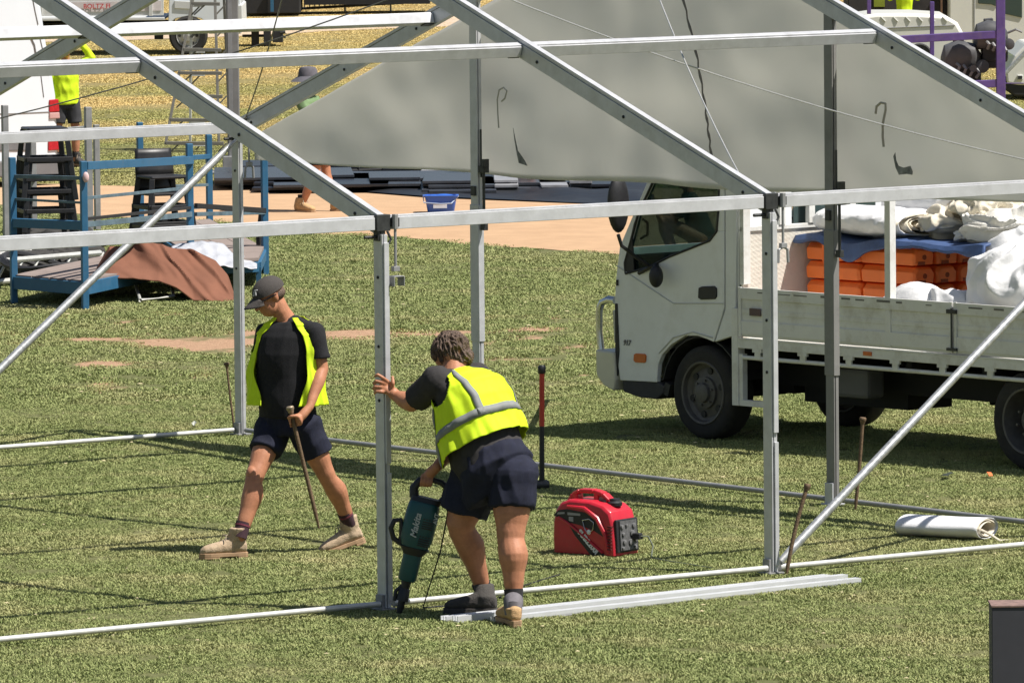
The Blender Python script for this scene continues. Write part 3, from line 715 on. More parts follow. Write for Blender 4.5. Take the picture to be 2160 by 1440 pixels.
# vest: an open shell round the torso
def vest(name, parent, rows, A, Fd, th_open, arm, m, tape=None, amp=.012, n=150, seed=0, flare=0.0, solid=.004, hemfn=None):
    """rows: (centre, half width, half depth) from hem to neck; th=0 is straight ahead"""
    K = 84; V = []; F_ = []; th0 = th_open
    def pt(u, v, off=0.0):
        f = v * (len(rows) - 1); k = min(int(f), len(rows) - 2); t = f - k; t = t * t * (3 - 2 * t)
        c = rows[k][0].lerp(rows[k + 1][0], f - k); ra = rows[k][1] * (1 - t) + rows[k + 1][1] * t; rb = rows[k][2] * (1 - t) + rows[k + 1][2] * t
        o = th0(v) if callable(th0) else th0
        th = o + (2 * pi - 2 * o) * u
        w = amp * (mn.noise(Vector((sin(th) * 2.2 + seed, cos(th) * 2.2, v * 3))) + .6 * mn.noise(Vector((sin(th) * 6, cos(th) * 6, v * 4 + seed)))) * (1.3 - v) + flare * (1 - v) ** 2
        p = c + A * (sin(th) * (ra + w + off)) + Fd * (cos(th) * (rb + w + off))
        if hemfn: p += hemfn(th, v)
        return p
    for j in range(K):
        for i in range(n): V.append(pt(i / (n - 1), j / (K - 1)))
    for j in range(K - 1):
        for i in range(n - 1):
            u = (i + .5) / (n - 1); v = (j + .5) / (K - 1); o = th0(v) if callable(th0) else th0; th = o + (2 * pi - 2 * o) * u
            if any(((th - at) / aw) ** 2 + ((v - av) / ah) ** 2 < 1 for at, aw, av, ah in arm): continue
            F_.append((j * n + i, j * n + i + 1, (j + 1) * n + i + 1, (j + 1) * n + i))
    mb = MB(); mb.v = [tuple(p) for p in V]; mb.f = F_; o = mb.build(name, m, parent, smooth=True, solid=solid, fixn=False)
    for th_a, th_b, v_a, v_b, wd in (tape or []):      # strip from (th_a, v_a) to (th_b, v_b)
        mb = MB(); W = []; S_ = 60
        for s_ in range(S_ + 1):
            t = s_ / S_; v = v_a + (v_b - v_a) * t; th = th_a + (th_b - th_a) * t; oo = th0(v) if callable(th0) else th0
            du, dv = ((0, wd / .52) if abs(v_b - v_a) < .15 else (wd / 1.45, 0))
            u = (th - oo) / (2 * pi - 2 * oo)
            W.append(pt(u - du / 2, max(v - dv / 2, 0), .008)); W.append(pt(u + du / 2, min(v + dv / 2, 1), .008))
        mb.v = [tuple(p) for p in W]; mb.f = [(2 * k, 2 * k + 1, 2 * k + 3, 2 * k + 2) for k in range(S_)]
        mb.build('reflective_tape', TAPE, o, smooth=True, solid=.002, fixn=False)
    return o
rows = [(Q1(606, 852, .02), .272, .20), (Q1(605, 800, .02), .262, .185), (Q1(603, 745, .02), .238, .165), (Q1(605, 705, .02), .222, .148), (Q1(607, 684, .02), .185, .118), (Q1(607, 668, .02), .115, .085)]
vest('vest', man, rows, LAT, (FW + Vector((.12, 0, 0))).normalized(), lambda v: .50 + .34 * sin(min(v / .8, 1) * pi), [(pi / 2 - .1, .60, .90, .52), (3 * pi / 2 + .1, .60, .90, .52)], HIVIS, [( .85, 5.4, .22, .22, .045)][:0], amp=.034, seed=2)
# cap
mb = MB(); rr = []
for k in range(9):
    t = k / 8; w = cos(t * pi / 2 * .97); rr.append((H(-.012 - .006 * t, 0, .030 + .096 * sin(t * pi / 2)), HF, HS, .116 * w, .092 * w))
loft(mb, rr, 28); cap = mb.build('cap', CAPM, man, smooth=True)
mb = MB(); NB = 14
def brim(u, v):
    a = (u - .5) * 2; x = .085 + (.085 * (1 - a * a) ** .5 if abs(a) < 1 else 0) * v + .012 * (1 - abs(a)); return H(x + .012 * v * (1 - abs(a)), a * .082, .036 - .022 * a * a - .030 * v)
mb.grid(15, 6, brim); mb.build('brim', CAPM, cap, smooth=True, solid=.005)
mb = MB(); Wc = lambda s_, u: H(-.012, 0, .030) + (HF * (.118 * cos(s_ / .105)) + HS * (.094 * sin(s_ / .105))) * cos(u / .1) + HU * (.096 * sin(u / .1))
def strok(mb, a, b_, w=.007):
    mb.tube([Wc(*a), Wc((a[0] + b_[0]) / 2, (a[1] + b_[1]) / 2), Wc(*b_)], w / 2, 6)
strok(mb, (.025, .064), (.055, .064)); strok(mb, (.040, .064), (.040, .030)); strok(mb, (.005, .030), (.020, .030)); strok(mb, (.020, .030), (.022, .060))
mb.build('embroidery', mat('pale_thread', (.55, .55, .55), .8), cap)
# sunglasses
mb = MB()
for s_ in (1, -1):
    ball(mb, H(.088, s_ * .034, .006), (.012, .029, .021), HF + HS * (s_ * .35), HU)
    mb.tube([H(.078, s_ * .062, .010), H(.03, s_ * .080, .012), H(-.02, s_ * .085, .012)], .0055, 8)
mb.tube([H(.098, .012, .010), H(.1, 0, .012), H(.098, -.012, .010)], .004, 6)
mb.build('sunglasses', mat('black_lens', (.012, .01, .01), .15, 0, .1, 10), man, smooth=True)
mb = MB(); ball(mb, H(-.045, 0, -.005), (.072, .082, .050), HF, HU); blob('hair', mb, HAIR, man, .006, 2)
# socks and boots
for an, kn in ((ANR, KNR), (ANL, KNL)):
    d = (kn - an).normalized(); mb = MB(); mb.tube([an - d * .02, an + d * .03, an + d * .085], [.046, .047, .049], 18); sk = mb.build('sock', SOCK, man, smooth=True)
    mb = MB(); mb.tube([an + d * .058, an + d * .068], [.0505, .0505], 18); mb.build('sock_band', mat('sock_stripe', (.16, .03, .05), .9), sk)
hr = G(519, 1176); boot(man, (hr.x + .0, hr.y, .012), (-.93, -.30, 0), (0, 0, 1), TAN, TAN_S, ANR, .31)
hl = AY(768, 1144, Y1 + .24); boot(man, (hl.x, hl.y, hl.z + .01), (-.90, -.22, -.30), (-.30, -.05, .95), TAN, TAN_S, ANL, .31)
# stake he carries
def stake(name, p0, p1, r, head, label, group=None, bend=0.0, cap_=False):
    p0 = Vector(p0); p1 = Vector(p1); t = thing(name, label, 'stake', (p1.x, p1.y, max(p1.z, 0)), 0, group); d = (p0 - p1).normalized()
    side = Vector((1, 0, 0)); pts = [p1.lerp(p0, k / 8) + side * (bend * sin(pi * k / 8)) for k in range(9)]
    mb = MB(); mb.tube(pts, [r * .4] + [r] * 8, 10); mb.build('shaft', RUST, t, smooth=True)
    mb = MB(); mb.lathe([(r * 1.2, -.03), (r * 1.6, -.012), (head, -.004), (head, .008), (head * .8, .014)], p0, d, 14); mb.build('head', RUST if not cap_ else STEEL_D, t, smooth=True)
    return t
STK = mat('worn_steel', (.33, .27, .19), .5, .5, .35, 12, dirt=(.10, .07, .05), dscale=12, damt=.8)
t = stake('stake', ST0, ST1, .0135, .026, 'rusty steel stake with a rounded dark head, held in the walking man\'s hand', 'steel tent stakes', 0, True); t.children[0].data.materials[0] = STK

# ---------------- bending worker --------------------------------------------------
Y2 = 44.62
def Q2(x, y, d=0.0): return AY(x, y, Y2 + d)
rp = G(1045, 1310)
wk = thing('person', 'dark-haired man in yellow vest with grey tape and navy shorts, bending over a breaker', 'person', (rp.x, rp.y, 0))
FW2 = Vector((-.66, .55, -.50)).normalized(); SPN = (Q2(955, 778, .22) - Q2(1050, 985, 0)).normalized()
LAT2 = Vector((-.60, -.80, 0)).normalized()           # his left
LAT2 = (LAT2 - SPN * LAT2.dot(SPN)).normalized(); FD2 = SPN.cross(LAT2) * -1
if FD2.x > 0: FD2 = -FD2
PEL = Q2(1043, 985, .02)
def T2(t, f=0.0): return PEL + SPN * t + FD2 * f
tr = [(-.12, .10, .08, 0.03), (-.02, .215, .19, 0), (.10, .225, .20, .01), (.22, .218, .20, -.01), (.34, .225, .19, -.04), (.46, .235, .165, -.055), (.54, .22, .125, -.04), (.60, .15, .095, .0), (.64, .08, .075, .01)]
mb = MB(); loft(mb, [(T2(t, f), LAT2, FD2, a, b_) for t, a, b_, f in tr], 30)
H2 = Q2(949, 745, .30); h2f = Vector((-.72, .30, -.62)).normalized(); h2s = ZU.cross(h2f).normalized(); h2u = h2f.cross(h2s)
ball(mb, H2, (.108, .088, .105), h2f, h2u); ball(mb, H2 + h2f * .035 - h2u * .06, (.07, .062, .075), h2f, h2u); limb(mb, [T2(.60, 0), H2 - h2u * .03 - h2f * .02], [.078, .07])
ball(mb, H2 + h2f * .105 - h2u * .03, (.02, .015, .022), h2f, h2u)
for s_ in (1, -1): ball(mb, H2 - h2f * .01 + h2s * (.09 * s_) - h2u * .02, (.018, .010, .030), h2f, h2u)
SL, EL_, WL = Q2(921, 806, .06), Q2(868, 850, .26), Q2(836, 835, .40)
SR, ER, WR = Q2(1005, 800, .42), Q2(985, 915, .50), Q2(921, 985, .22)
limb(mb, [SL, SL.lerp(EL_, .5), EL_], [.078, .066, .052]); limb(mb, [EL_, EL_.lerp(WL, .4), WL], [.054, .054, .036])
limb(mb, [SR, ER], [.07, .05]); limb(mb, [ER, ER.lerp(WR, .35), ER.lerp(WR, .8), WR], [.050, .052, .037, .032])
# left hand closed on the front post
pf = M_(0, 0); PH = AY(811, 815, (pf.y) ); PH = Vector((pf.x, pf.y, PH.z))
HPT = PH
cpalm = AY(822, 822, 45.03)
ball(mb, cpalm, (.048, .040, .020), Vector((-.5, .1, .8)), Vector((.75, -.6, .2)))
limb(mb, [WL, WL.lerp(cpalm, .6), cpalm], [.036, .036, .024])
fing = [[(820, 806), (808, 797), (797, 790), (791, 793)], [(817, 812), (804, 806), (793, 803), (788, 808)], [(815, 819), (802, 816), (791, 815), (787, 820)], [(815, 827), (804, 826), (794, 825), (790, 829)]]
for k, F_ in enumerate(fing):
    pts = [AY(x, y, 45.03 - .035 * (j > 0) - .0 * j + (.02 if j == 3 else 0)) for j, (x, y) in enumerate(F_)]
    limb(mb, pts, [.0125, .0120, .0110, .0095], 10)
limb(mb, [AY(826, 826, 45.02), AY(829, 808, 45.0), AY(828, 795, 45.02)], [.015, .0125, .010], 10)
# right hand on the breaker handle (grip bar runs left to right)
GA, GB = AY(884, 1013, 44.86), AY(930, 1022, 44.86); GX = (GB - GA).normalized()
pc2 = grip(mb, GA + GX * .045, GX, Vector((.0, .25, 1)), .018, flip=1)
limb(mb, [WR, WR.lerp(pc2, .6), pc2], [.032, .034, .028])
HL2, KL2, AL2 = Q2(1003, 1010, .12), Q2(970, 1108, .12), Q2(1019, 1243, .30)
HR2, KR2, AR2 = Q2(1082, 1010, -.06), Q2(1077, 1128, -.14), Q2(1084, 1258, -.20)
leg(mb, HL2, KL2, AL2, (.125, .115, .090, .080, .086, .060, .046), Vector((.020, -.01, 0)))
leg(mb, HR2, KR2, AR2, (.125, .113, .088, .082, .090, .064, .048), Vector((.010, -.016, 0)))
limb(mb, [AL2, Q2(1022, 1275, .30)], [.046, .045]); limb(mb, [AR2, Q2(1086, 1290, -.20)], [.048, .045])
blob('body', mb, SKIN, wk, .006, 3)
mb = MB(); loft(mb, [(T2(t, f), LAT2, FD2, a + .016, b_ + .016) for t, a, b_, f in tr[1:8]], 30)
for a_, b_, t in ((SL, EL_, .78), (SR, ER, .7)):
    limb(mb, [a_ + ZU * .01, a_.lerp(b_, .35)], [.092, .084]); mb.tube([a_, a_.lerp(b_, .4), a_.lerp(b_, t)], [.090, .082, .084], 20)
limb(mb, [SL + ZU * .02, T2(.57, -.01), SR + ZU * .02], [.07, .08, .07])
blob('shirt', mb, SHIRT2, wk, .008, 3, folds(.009, 10, .6, 5))
mb = MB(); loft(mb, [(T2(.075, -.005), LAT2, FD2, .232, .212), (T2(-.02, -.01), LAT2, FD2, .240, .222), (Q2(1043, 1025, .03), LAT2, FD2, .225, .20), (Q2(1043, 1055, .03), LAT2, FD2, .19, .15)], 28)
shortleg(mb, HL2, KL2, .72, .160, .140); shortleg(mb, HR2, KR2, .52, .160, .138)
blob('shorts', mb, NAVY, wk, .008, 3, folds(.015, 10, .5, 1))
rows = [(T2(.135, .005), .282, .262), (T2(.25, -.012), .275, .252), (T2(.37, -.045), .275, .232), (T2(.48, -.058), .272, .198), (T2(.56, -.045), .235, .155), (T2(.625, -.01), .125, .108)]
vest('vest', wk, rows, -LAT2, FD2, .35, [(pi / 2 - .15, .62, .86, .36), (3 * pi / 2 + .15, .62, .86, .36)], HIVIS,
     [(3 * pi / 2 - .86, 3 * pi / 2 - .72, .22, .99, .042), (pi / 2 + .86, pi / 2 + .72, .22, .99, .042), (.6, 2 * pi - .6, .24, .24, .042), (3 * pi / 2 + .95, 3 * pi / 2 + .7, .0, .55, .045)], amp=.018, seed=8, flare=.012)
mb = MB(); ball(mb, H2 + h2u * .012 - h2f * .016, (.114, .099, .110), h2f, h2u); ball(mb, H2 - h2f * .05 - h2u * .05, (.06, .078, .07), h2f, h2u)
def hairy(v):
    return .012 * mn.noise(Vector((v.x * 26, v.y * 26, v.z * 9))) + .012 * (1 - 3 * abs(mn.noise(Vector((v.x * 55 + v.z * 20, v.y * 55, v.z * 16)))))
blob('hair', mb, HAIR, wk, .004, 1, hairy)
for an, kn, r in ((AL2, KL2, .054), (AR2, KR2, .055)):
    d = (kn - an).normalized(); mb = MB(); mb.tube([an - d * .06, an, an + d * .045], [r, r, r + .004], 18); mb.build('sock', SOCKB, wk, smooth=True)
h_ = G(1047, 1296); boot(wk, (h_.x, h_.y, .012), (-.97, .12, 0), (0, 0, 1), GREYB, GREYB, AL2, .32, lace=False, rise=.17)
h_ = G(1090, 1322); bt = boot(wk, (h_.x, h_.y - .02, .012), (-.30, .92, 0), (0, 0, 1), TANB, TAN_S, AR2, .31, rise=.10, lace=False)
mb = MB(); d = Vector((0, 0, 1)); c0 = Vector((h_.x - .02, h_.y + .05, 0))
mb.tube([c0 + d * .07, c0 + d * .12, c0.lerp(AR2, .3) + d * .10], [.052, .056, .060], 18); mb.build('boot_collar', GREYB2, bt, smooth=True)

# ------------------------------------------------------------------ small things by the workers
YB = 44.86
def QB(x, y, d=0.0): return AY(x, y, YB + d)
bk = thing('breaker', 'teal and black electric breaker held upright against the base of the front post', 'breaker', tuple(G(838, 1303)))
TEAL = mat('teal_plastic', (.008, .070, .075), .42, 0, .1, 14, dirt=(.06, .08, .075), dscale=10, damt=.35)
BLKP = mat('black_plastic', (.015, .015, .017), .5, 0, .2, 20)
tip = QB(840, 1300); topc = QB(902, 1035); ax = (topc - tip).normalized(); sx = Vector((ax.z, 0, -ax.x)); sy = Vector((0, 1, 0))
L_ = (topc - tip).length
def K(u, v=0.0, w=0.0):
    u = float(np.interp(u, (-.06, 0, .09, .115, .27, .285, .645, .80), (-.06, 0, .18, .225, .405, .42, .715, .86)))
    return tip + ax * u + sx * v + sy * w
mb = MB(); loft(mb, [(K(.265), sx, sy, .052, .058), (K(.285), sx, sy, .075, .068), (K(.36), sx, sy, .098, .078), (K(.52), sx, sy, .102, .082), (K(.62), sx, sy, .095, .080), (K(.645), sx, sy, .086, .07)], 24, 3.2)
body = mb.build('motor_housing', TEAL, bk, smooth=True, bevel=.004)
mb = MB(); loft(mb, [(K(.115), sx, sy, .048, .046), (K(.125), sx, sy, .056, .052), (K(.27), sx, sy, .058, .056)], 20, 2.6); mb.build('barrel', TEAL, bk, smooth=True)
mb = MB(); loft(mb, [(K(.0), sx, sy, .010, .010), (K(.03), sx, sy, .022, .022), (K(.06), sx, sy, .022, .022)], 12); loft(mb, [(K(.05), sx, sy, .038, .038), (K(.085), sx, sy, .034, .034), (K(.09), sx, sy, .026, .026), (K(.13), sx, sy, .032, .032)], 14); loft(mb, [(K(-.06), sx, sy, .008, .008), (K(.01), sx, sy, .012, .012)], 8)
mb.tube([K(.045, -.045), K(.075, -.05), K(.095, -.02)], .012, 8); mb.build('tool_holder', BLKP, bk, smooth=True)
mb = MB(); loft(mb, [(K(.255), sx, sy, .06, .06), (K(.30), sx, sy, .092, .076), (K(.305), sx, sy, .085, .07)], 20, 3); mb.build('collar', BLKP, bk, smooth=True)
mb = MB(); mb.tube([K(.30, -.07), K(.33, -.135), K(.40, -.165), K(.46, -.155), K(.475, -.12), K(.44, -.105), K(.36, -.092), K(.30, -.09)], .0165, 10); mb.build('side_handle', BLKP, bk, smooth=True)
# top: D handle with an opening
mb = MB(); loft(mb, [(K(.63, .0), sx, sy, .092, .07), (K(.675, .01), sx, sy, .10, .055)], 20, 3)
mb.tube([K(.66, -.07), K(.72, -.085), K(.775, -.06), K(.795, .0), K(.79, .07), K(.765, .115), K(.72, .125), K(.665, .10)], [.03, .028, .021, .018, .018, .022, .026, .028], 12)
mb.build('top_handle', BLKP, bk, smooth=True)
FNT = None
def lettering(text, size, origin, xdir, ydir, m, parent, depth=.0015, name='lettering', align='CENTER', bold=0.0, shear=0.0):
    cu = bpy.data.curves.new(name, 'FONT'); cu.body = text; cu.size = size; cu.extrude = depth; cu.align_x = align; cu.align_y = 'CENTER'; cu.offset = bold; cu.shear = shear; cu.resolution_u = 3
    o = bpy.data.objects.new(name + '_src', cu); COL.objects.link(o)
    dg = bpy.context.evaluated_depsgraph_get(); me = bpy.data.meshes.new_from_object(o.evaluated_get(dg)); bpy.data.objects.remove(o)
    xd = Vector(xdir).normalized(); yd = Vector(ydir); yd = (yd - xd * yd.dot(xd)).normalized(); zd = xd.cross(yd)
    M = Matrix(((xd.x, yd.x, zd.x, origin[0]), (xd.y, yd.y, zd.y, origin[1]), (xd.z, yd.z, zd.z, origin[2]), (0, 0, 0, 1)))
    me.transform(wmat(parent).inverted() @ M); me.materials.clear(); me.materials.append(m); me.name = name
    q = bpy.data.objects.new(name, me); COL.objects.link(q); q.parent = parent; return q
WHT = mat('white_print', (.75, .76, .76), .6, 0, .03, 20)
PRT = mat('pale_print', (.42, .45, .45), .6)
lettering('Makita', .056, K(.47, -.022, -.088), ax, -sx, PRT, body, bold=.0012, shear=.25)
lettering('AVT', .036, K(.55, .088, -.072), ax, -sx, PRT, body, bold=.001)
mb = MB()
for r_ in (.40, .53):
    for k in range(4): mb.box(K(r_, .018 + k * .018, -.083), (.010, .004, .006))
    for j in range(4): mb.beam(K(r_ - .02 - j * .016, .012, -.081), K(r_ - .02 - j * .016, .078, -.079), .006, .006, sy)
mb.build('vent_slot', BLKP, body)
mb = MB(); mb.tube([K(.70, .10, .03), K(.60, .15, .06), K(.3, .16, .10), Vector((K(.1).x + .1, YB + .2, .02)), Vector((K(.1).x + .5, YB + .5, .015)), G(1100, 1240) + ZU * .012, G(1180, 1215) + ZU * .012], .005, 6)
tag(mb.build('power_cord', BLKP, None, smooth=True), 'thin black power cord trailing over the grass behind the bending worker', 'cord')

# sledge style bar standing beside the worker
sd0, sd1 = G(1143, 1032), AY(1143, 775, G(1143, 1032).y)
t = thing('driving_hammer', 'long handled hammer with red and black shaft standing upright on its steel head', 'hammer', tuple(sd0))
RED = mat('red_paint', (.50, .045, .025), .45, 0, .15, 20)
mb = MB(); q = lambda k: sd0.lerp(sd1, k)
mb.tube([q(.03), q(.5), q(.52)], [.019, .018, .017], 12); mb.build('lower_shaft', BLKP, t, smooth=True)
mb = MB(); mb.tube([q(.52), q(.96)], .0185, 12); mb.build('upper_shaft', RED, t, smooth=True)
mb = MB(); mb.lathe([(.02, 0), (.028, .01), (.028, .05), (.02, .06)], q(.95), (0, 0, 1), 14); mb.build('grip_cap', BLKP, t, smooth=True)
mb = MB(); hx = Vector((-.9, -.35, 0)).normalized(); mb.tube([sd0 + ZU * .035 - hx * .05, sd0 + ZU * .035 - hx * .04, sd0 + ZU * .035 + hx * .11, sd0 + ZU * .035 + hx * .12], [.026, .034, .034, .028], 8); mb.build('hammer_head', STEEL_D, t, smooth=True)

# stakes
def gstake(px0, px1, r, head, label, bend=0.0, dd=0.0):
    g = G(*px1); top = AY(px0[0], px0[1], g.y + dd)
    return stake('stake', top, g - ZU * .02, r, head, label, 'steel tent stakes', bend)
gstake((478, 768), (497, 916), .0085, .022, 'thin rusty stake leaning in the grass left of the walking man', -.004)
gstake((1820, 884), (1803, 1077), .0125, .024, 'rusty stake driven upright beside the foot of the right gable post', .004)
gstake((1703, 1024), (1657, 1214), .013, .022, 'bent rusty stake leaning by the foot of the right front post', -.012, .05)

# ---------------- generator ---------------------------------------------------------
gc = G(1166, 1168); ge = G(1300, 1182); gx = (ge - gc); GL = .50; gx = Vector((cos(radians(-36)), sin(radians(-36)), 0)); gy = Vector((-gx.y, gx.x, 0))
gen = thing('generator', 'red portable inverter generator with black control panel standing on the grass', 'generator', tuple(gc + gx * .25 + gy * .14), radians(-36))
def GP(x, y, z): return gc + gx * x + gy * y + ZU * z
GRED = mat('generator_red', (.50, .014, .030), .38, 0, .08, 12, coat=.2, dirt=(.25, .05, .05), dscale=14, damt=.25)
prof = [(.0, .012), (-.004, .10), (.0, .22), (.02, .295), (.06, .340), (.12, .362), (.30, .360), (.40, .335), (.455, .295), (.478, .22), (.49, .10), (.495, .012)]
mb = MB()
W_ = .27
def gshape(inset, y): return [(x + (inset if x < .25 else -inset), z - (inset if z > .1 else 0)) for x, z in prof]
secs = [(0.0, .016), (.012, .004), (.03, 0), (W_ - .03, 0), (W_ - .012, .004), (W_, .016)]
pts = [[GP(x, y, z) for x, z in gshape(ins, y)] for y, ins in secs]
npf = len(prof)
for k in range(len(secs)): mb.v += [tuple(p) for p in pts[k]]
for k in range(len(secs) - 1):
    for i in range(npf): mb.f.append((k * npf + i, k * npf + (i + 1) % npf, (k + 1) * npf + (i + 1) % npf, (k + 1) * npf + i))
mb.f.append(tuple(range(npf - 1, -1, -1))); mb.f.append(tuple((len(secs) - 1) * npf + i for i in range(npf)))
shell = mb.build('housing', GRED, gen, smooth=True, bevel=.003)
# carry handle
mb = MB(); cy = W_ / 2
for (x0, z0, x1, z1, w) in ((.04, .32, .085, .382, .05), (.085, .382, .14, .410, .05), (.14, .410, .25, .412, .05), (.25, .412, .32, .395, .05), (.32, .395, .37, .355, .05), (.37, .355, .41, .33, .05)):
    mb.beam(GP(x0, cy, z0), GP(x1, cy, z1), .07, .028, (0, 0, 1))
mb.beam(GP(.105, cy, .34), GP(.105, cy, .39), .07, .045, gx); mb.beam(GP(.275, cy, .34), GP(.275, cy, .40), .07, .04, gx)
mb.build('carry_handle', GRED, gen, bevel=.008)
mb = MB(); mb.lathe([(.048, 0), (.05, .02), (.035, .03), (.033, .045)], GP(.40, cy, .325), (0, 0, 1), 16); mb.lathe([(.03, 0), (.03, .02)], GP(.33, cy - .03, .34), (0, 0, 1), 12); mb.build('fuel_cap', BLKP, gen, smooth=True)
# side ribs and swoosh panels
mb = MB(); f2 = lambda u, v, d: GP(u, d, v)
mb.prism([(.01, .255), (.05, .29), (.12, .30), (.26, .285), (.33, .25), (.385, .19), (.41, .13), (.33, .17), (.22, .20), (.12, .215)], f2, -.004, .02)
mb.build('side_decal', BLKP, gen, bevel=.002)
mb = MB(); mb.prism([(.13, .20), (.17, .19), (.40, .03), (.42, .013), (.30, .013), (.18, .13)], f2, -.0045, .02); mb.build('side_decal', BLKP, gen, bevel=.002)
mb = MB()
for a_, b_, c_ in (((.05, .245), (.12, .215), (.26, .125)), ((.26, .125), (.34, .07), (.40, .03))):
    mb.tube([GP(a_[0], -.003, a_[1]), GP(b_[0], -.008, b_[1]), GP(c_[0], -.005, c_[1])], .008, 8)
mb.tube([GP(.12, 0, .318), GP(.26, -.006, .31), GP(.36, -.006, .25), GP(.42, -.004, .15), GP(.445, 0, .03)], [.01, .016, .018, .016, .012], 8); mb.build('side_rib', GRED, gen, smooth=True)
lettering('SUB2200I', .050, GP(.285, -.0065, .095), gx * .72 - ZU * .69, gx * .69 + ZU * .72, WHT, gen, bold=.0022)
mb = MB(); mb.box(GP(.20, -.007, .285), (.001, .001, .001)); 
mb.prism([(.04, .262), (.10, .268), (.10, .28), (.05, .276)], f2, -.0065, -.003); mb.prism([(.125, .262), (.225, .262), (.225, .276), (.125, .28)], f2, -.0065, -.003); mb.prism([(.135, .225), (.17, .22), (.17, .252), (.135, .252)], f2, -.0065, -.003)
mb.build('sticker', mat('grey_print', (.32, .31, .32), .6), gen)
mb = MB()
ring = [GP(.245, -.010, .235), GP(.30, -.012, .245), GP(.335, -.012, .225), GP(.33, -.012, .18), GP(.295, -.012, .145), GP(.262, -.012, .185), GP(.245, -.010, .235)]
mb.tube(ring, .0035, 6); mb.build('recoil_surround', mat('chrome', (.6, .6, .6), .2, .9, .05, 10), gen, smooth=True)
mb = MB(); mb.lathe([(.0, 0), (.014, .0), (.017, .006), (.008, .012)], GP(.295, -.004, .160), -gy, 14); mb.build('recoil_knob', WHT, gen, smooth=True)
mb = MB()
for k in range(8): mb.box(GP(.458 - .0, -.0, .055 + k * .021), (.030, .03, .008), Matrix.Rotation(radians(-36), 3, 'Z'))
mb.build('vent_slot', mat('dark_red', (.10, .01, .012), .7), gen)
# control panel on the end
mb = MB(); mb.beam(GP(.497, cy, .03), GP(.485, cy, .245), .24, .02, gx); mb.build('control_panel', BLKP, gen, bevel=.006)
mb = MB(); mb.beam(GP(.510, cy, .045), GP(.50, cy, .235), .185, .008, gx); mb.build('panel_plate', mat('panel_grey', (.10, .10, .10), .5, 0, .4, 40), gen)
for (yy, zz, r_) in ((.06, .20, .014), (.11, .205, .010), (.19, .20, .016), (.07, .15, .012), (.17, .15, .02), (.21, .11, .018), (.08, .10, .015), (.15, .095, .02), (.06, .06, .010), (.2, .06, .01)):
    mb = MB(); mb.lathe([(r_, 0), (r_, .012), (r_ * .5, .014)], GP(.512 - (zz - .05) * .05, yy, zz), gx, 12)
    mb.build('socket', mat('socket_grey', (.16, .16, .16), .5, 0, .4, 40), gen, smooth=True)
mb = MB(); mb.box(GP(.54, .18, .13), (.07, .045, .04), Matrix.Rotation(radians(-36), 3, 'Z')); mb.build('plug', BLKP, gen, bevel=.006)
mb = MB(); pz = GP(.57, .18, .13); mb.tube([pz, pz + Vector((.05, 0, -.0)), pz + Vector((.08, -.02, -.06)), Vector((pz.x + .07, pz.y - .06, .02)), G(1375, 1180) + ZU * .012, G(1420, 1188) + ZU * .012, G(1500, 1200) + ZU * .01], .0055, 6)
tag(mb.build('power_cord', mat('grey_cord', (.10, .12, .08), .6), None, smooth=True), 'dark lead plugged into the red generator and running onto the grass', 'cord')

# ---------------- extrusions on the grass, rolled sheet, dark box ---------------------
AL2M = mat('new_aluminium', (.70, .71, .72), .35, .35, .06, 8)
def gbar(px0, px1, w, h, label, z=.0):
    p0, p1 = G(*px0), G(*px1); t = thing('aluminium_bar', label, 'metal bar', tuple(p0), 0, 'loose aluminium bars in the grass'); d = (p1 - p0).normalized(); up = ZU
    mb = MB(); a_ = d.cross(up)
    mb.beam(p0 + ZU * (h * .18 + z), p1 + ZU * (h * .18 + z), w, h * .36)
    mb.build('web', AL2M, t)
    for e in (-1, 0, 1):
        mb = MB(); mb.beam(p0 + ZU * (h * .5 + z) + a_ * (e * w * .44), p1 + ZU * (h * .5 + z) + a_ * (e * w * .44), w * .12, h); mb.build('rail', AL2M, t, bevel=.001)
gbar((935, 1311), (1745, 1222), .055, .035, 'silver grooved aluminium bar lying farthest from the camera, under the worker\'s boots')
gbar((960, 1314), (1783, 1225), .050, .045, 'silver grooved aluminium bar in the middle of the three')
gbar((1040, 1313), (1811, 1229), .050, .035, 'silver grooved aluminium bar lying nearest the camera, reaching farthest right')

rt = thing('rolled_sheet', 'rolled white canvas sheet with rope ends on the grass right of the front posts', 'rolled sheet', tuple(G(1990, 1148)))
CANV = mat('white_canvas', (.74, .74, .75), .7, 0, .05, 10, bump=.5, bscale=160)
CANVC = mat('cream_canvas', (.66, .60, .48), .75, 0, .08, 10, bump=.3, bscale=120)
ra, rb_ = G(1893, 1128) + ZU * .085, G(2068, 1146) + ZU * .085
rd = (rb_ - ra).normalized(); rs_ = rd.cross(ZU)
rd = Vector((.88, -.47, 0)); rs_ = rd.cross(ZU); ra = G(1900, 1130) + ZU * .074 + rs_ * -.02; rb_ = ra + rd * .62
def rollp(u, v, R=1.0):
    t = 2 * pi * u; c = ra.lerp(rb_, v)
    r_a, r_b = .17 * R, .066 * R
    k = 1 + .05 * mn.noise(Vector((cos(t) * 1.5, sin(t) * 1.5, v * 2)))
    if v < .06: s_ = sqrt(max(1 - ((.06 - v) / .06) ** 2, 0)) * .35 + .65; r_a *= s_; r_b *= s_
    return c + rs_ * (cos(t) * r_a * k) + ZU * (sin(t) * r_b * k)
mb = MB(); mb.grid(40, 24, lambda u, v: rollp(u, v), True); mb.f.append(tuple(range(39, -1, -1))); mb.build('outer_wrap', CANV, rt, smooth=True, solid=.004)
mb = MB(); pts = []
for k in range(40):
    t = k / 39 * 2 * pi * 1.35; R_ = .94 - .35 * k / 39
    pts.append((t, R_))
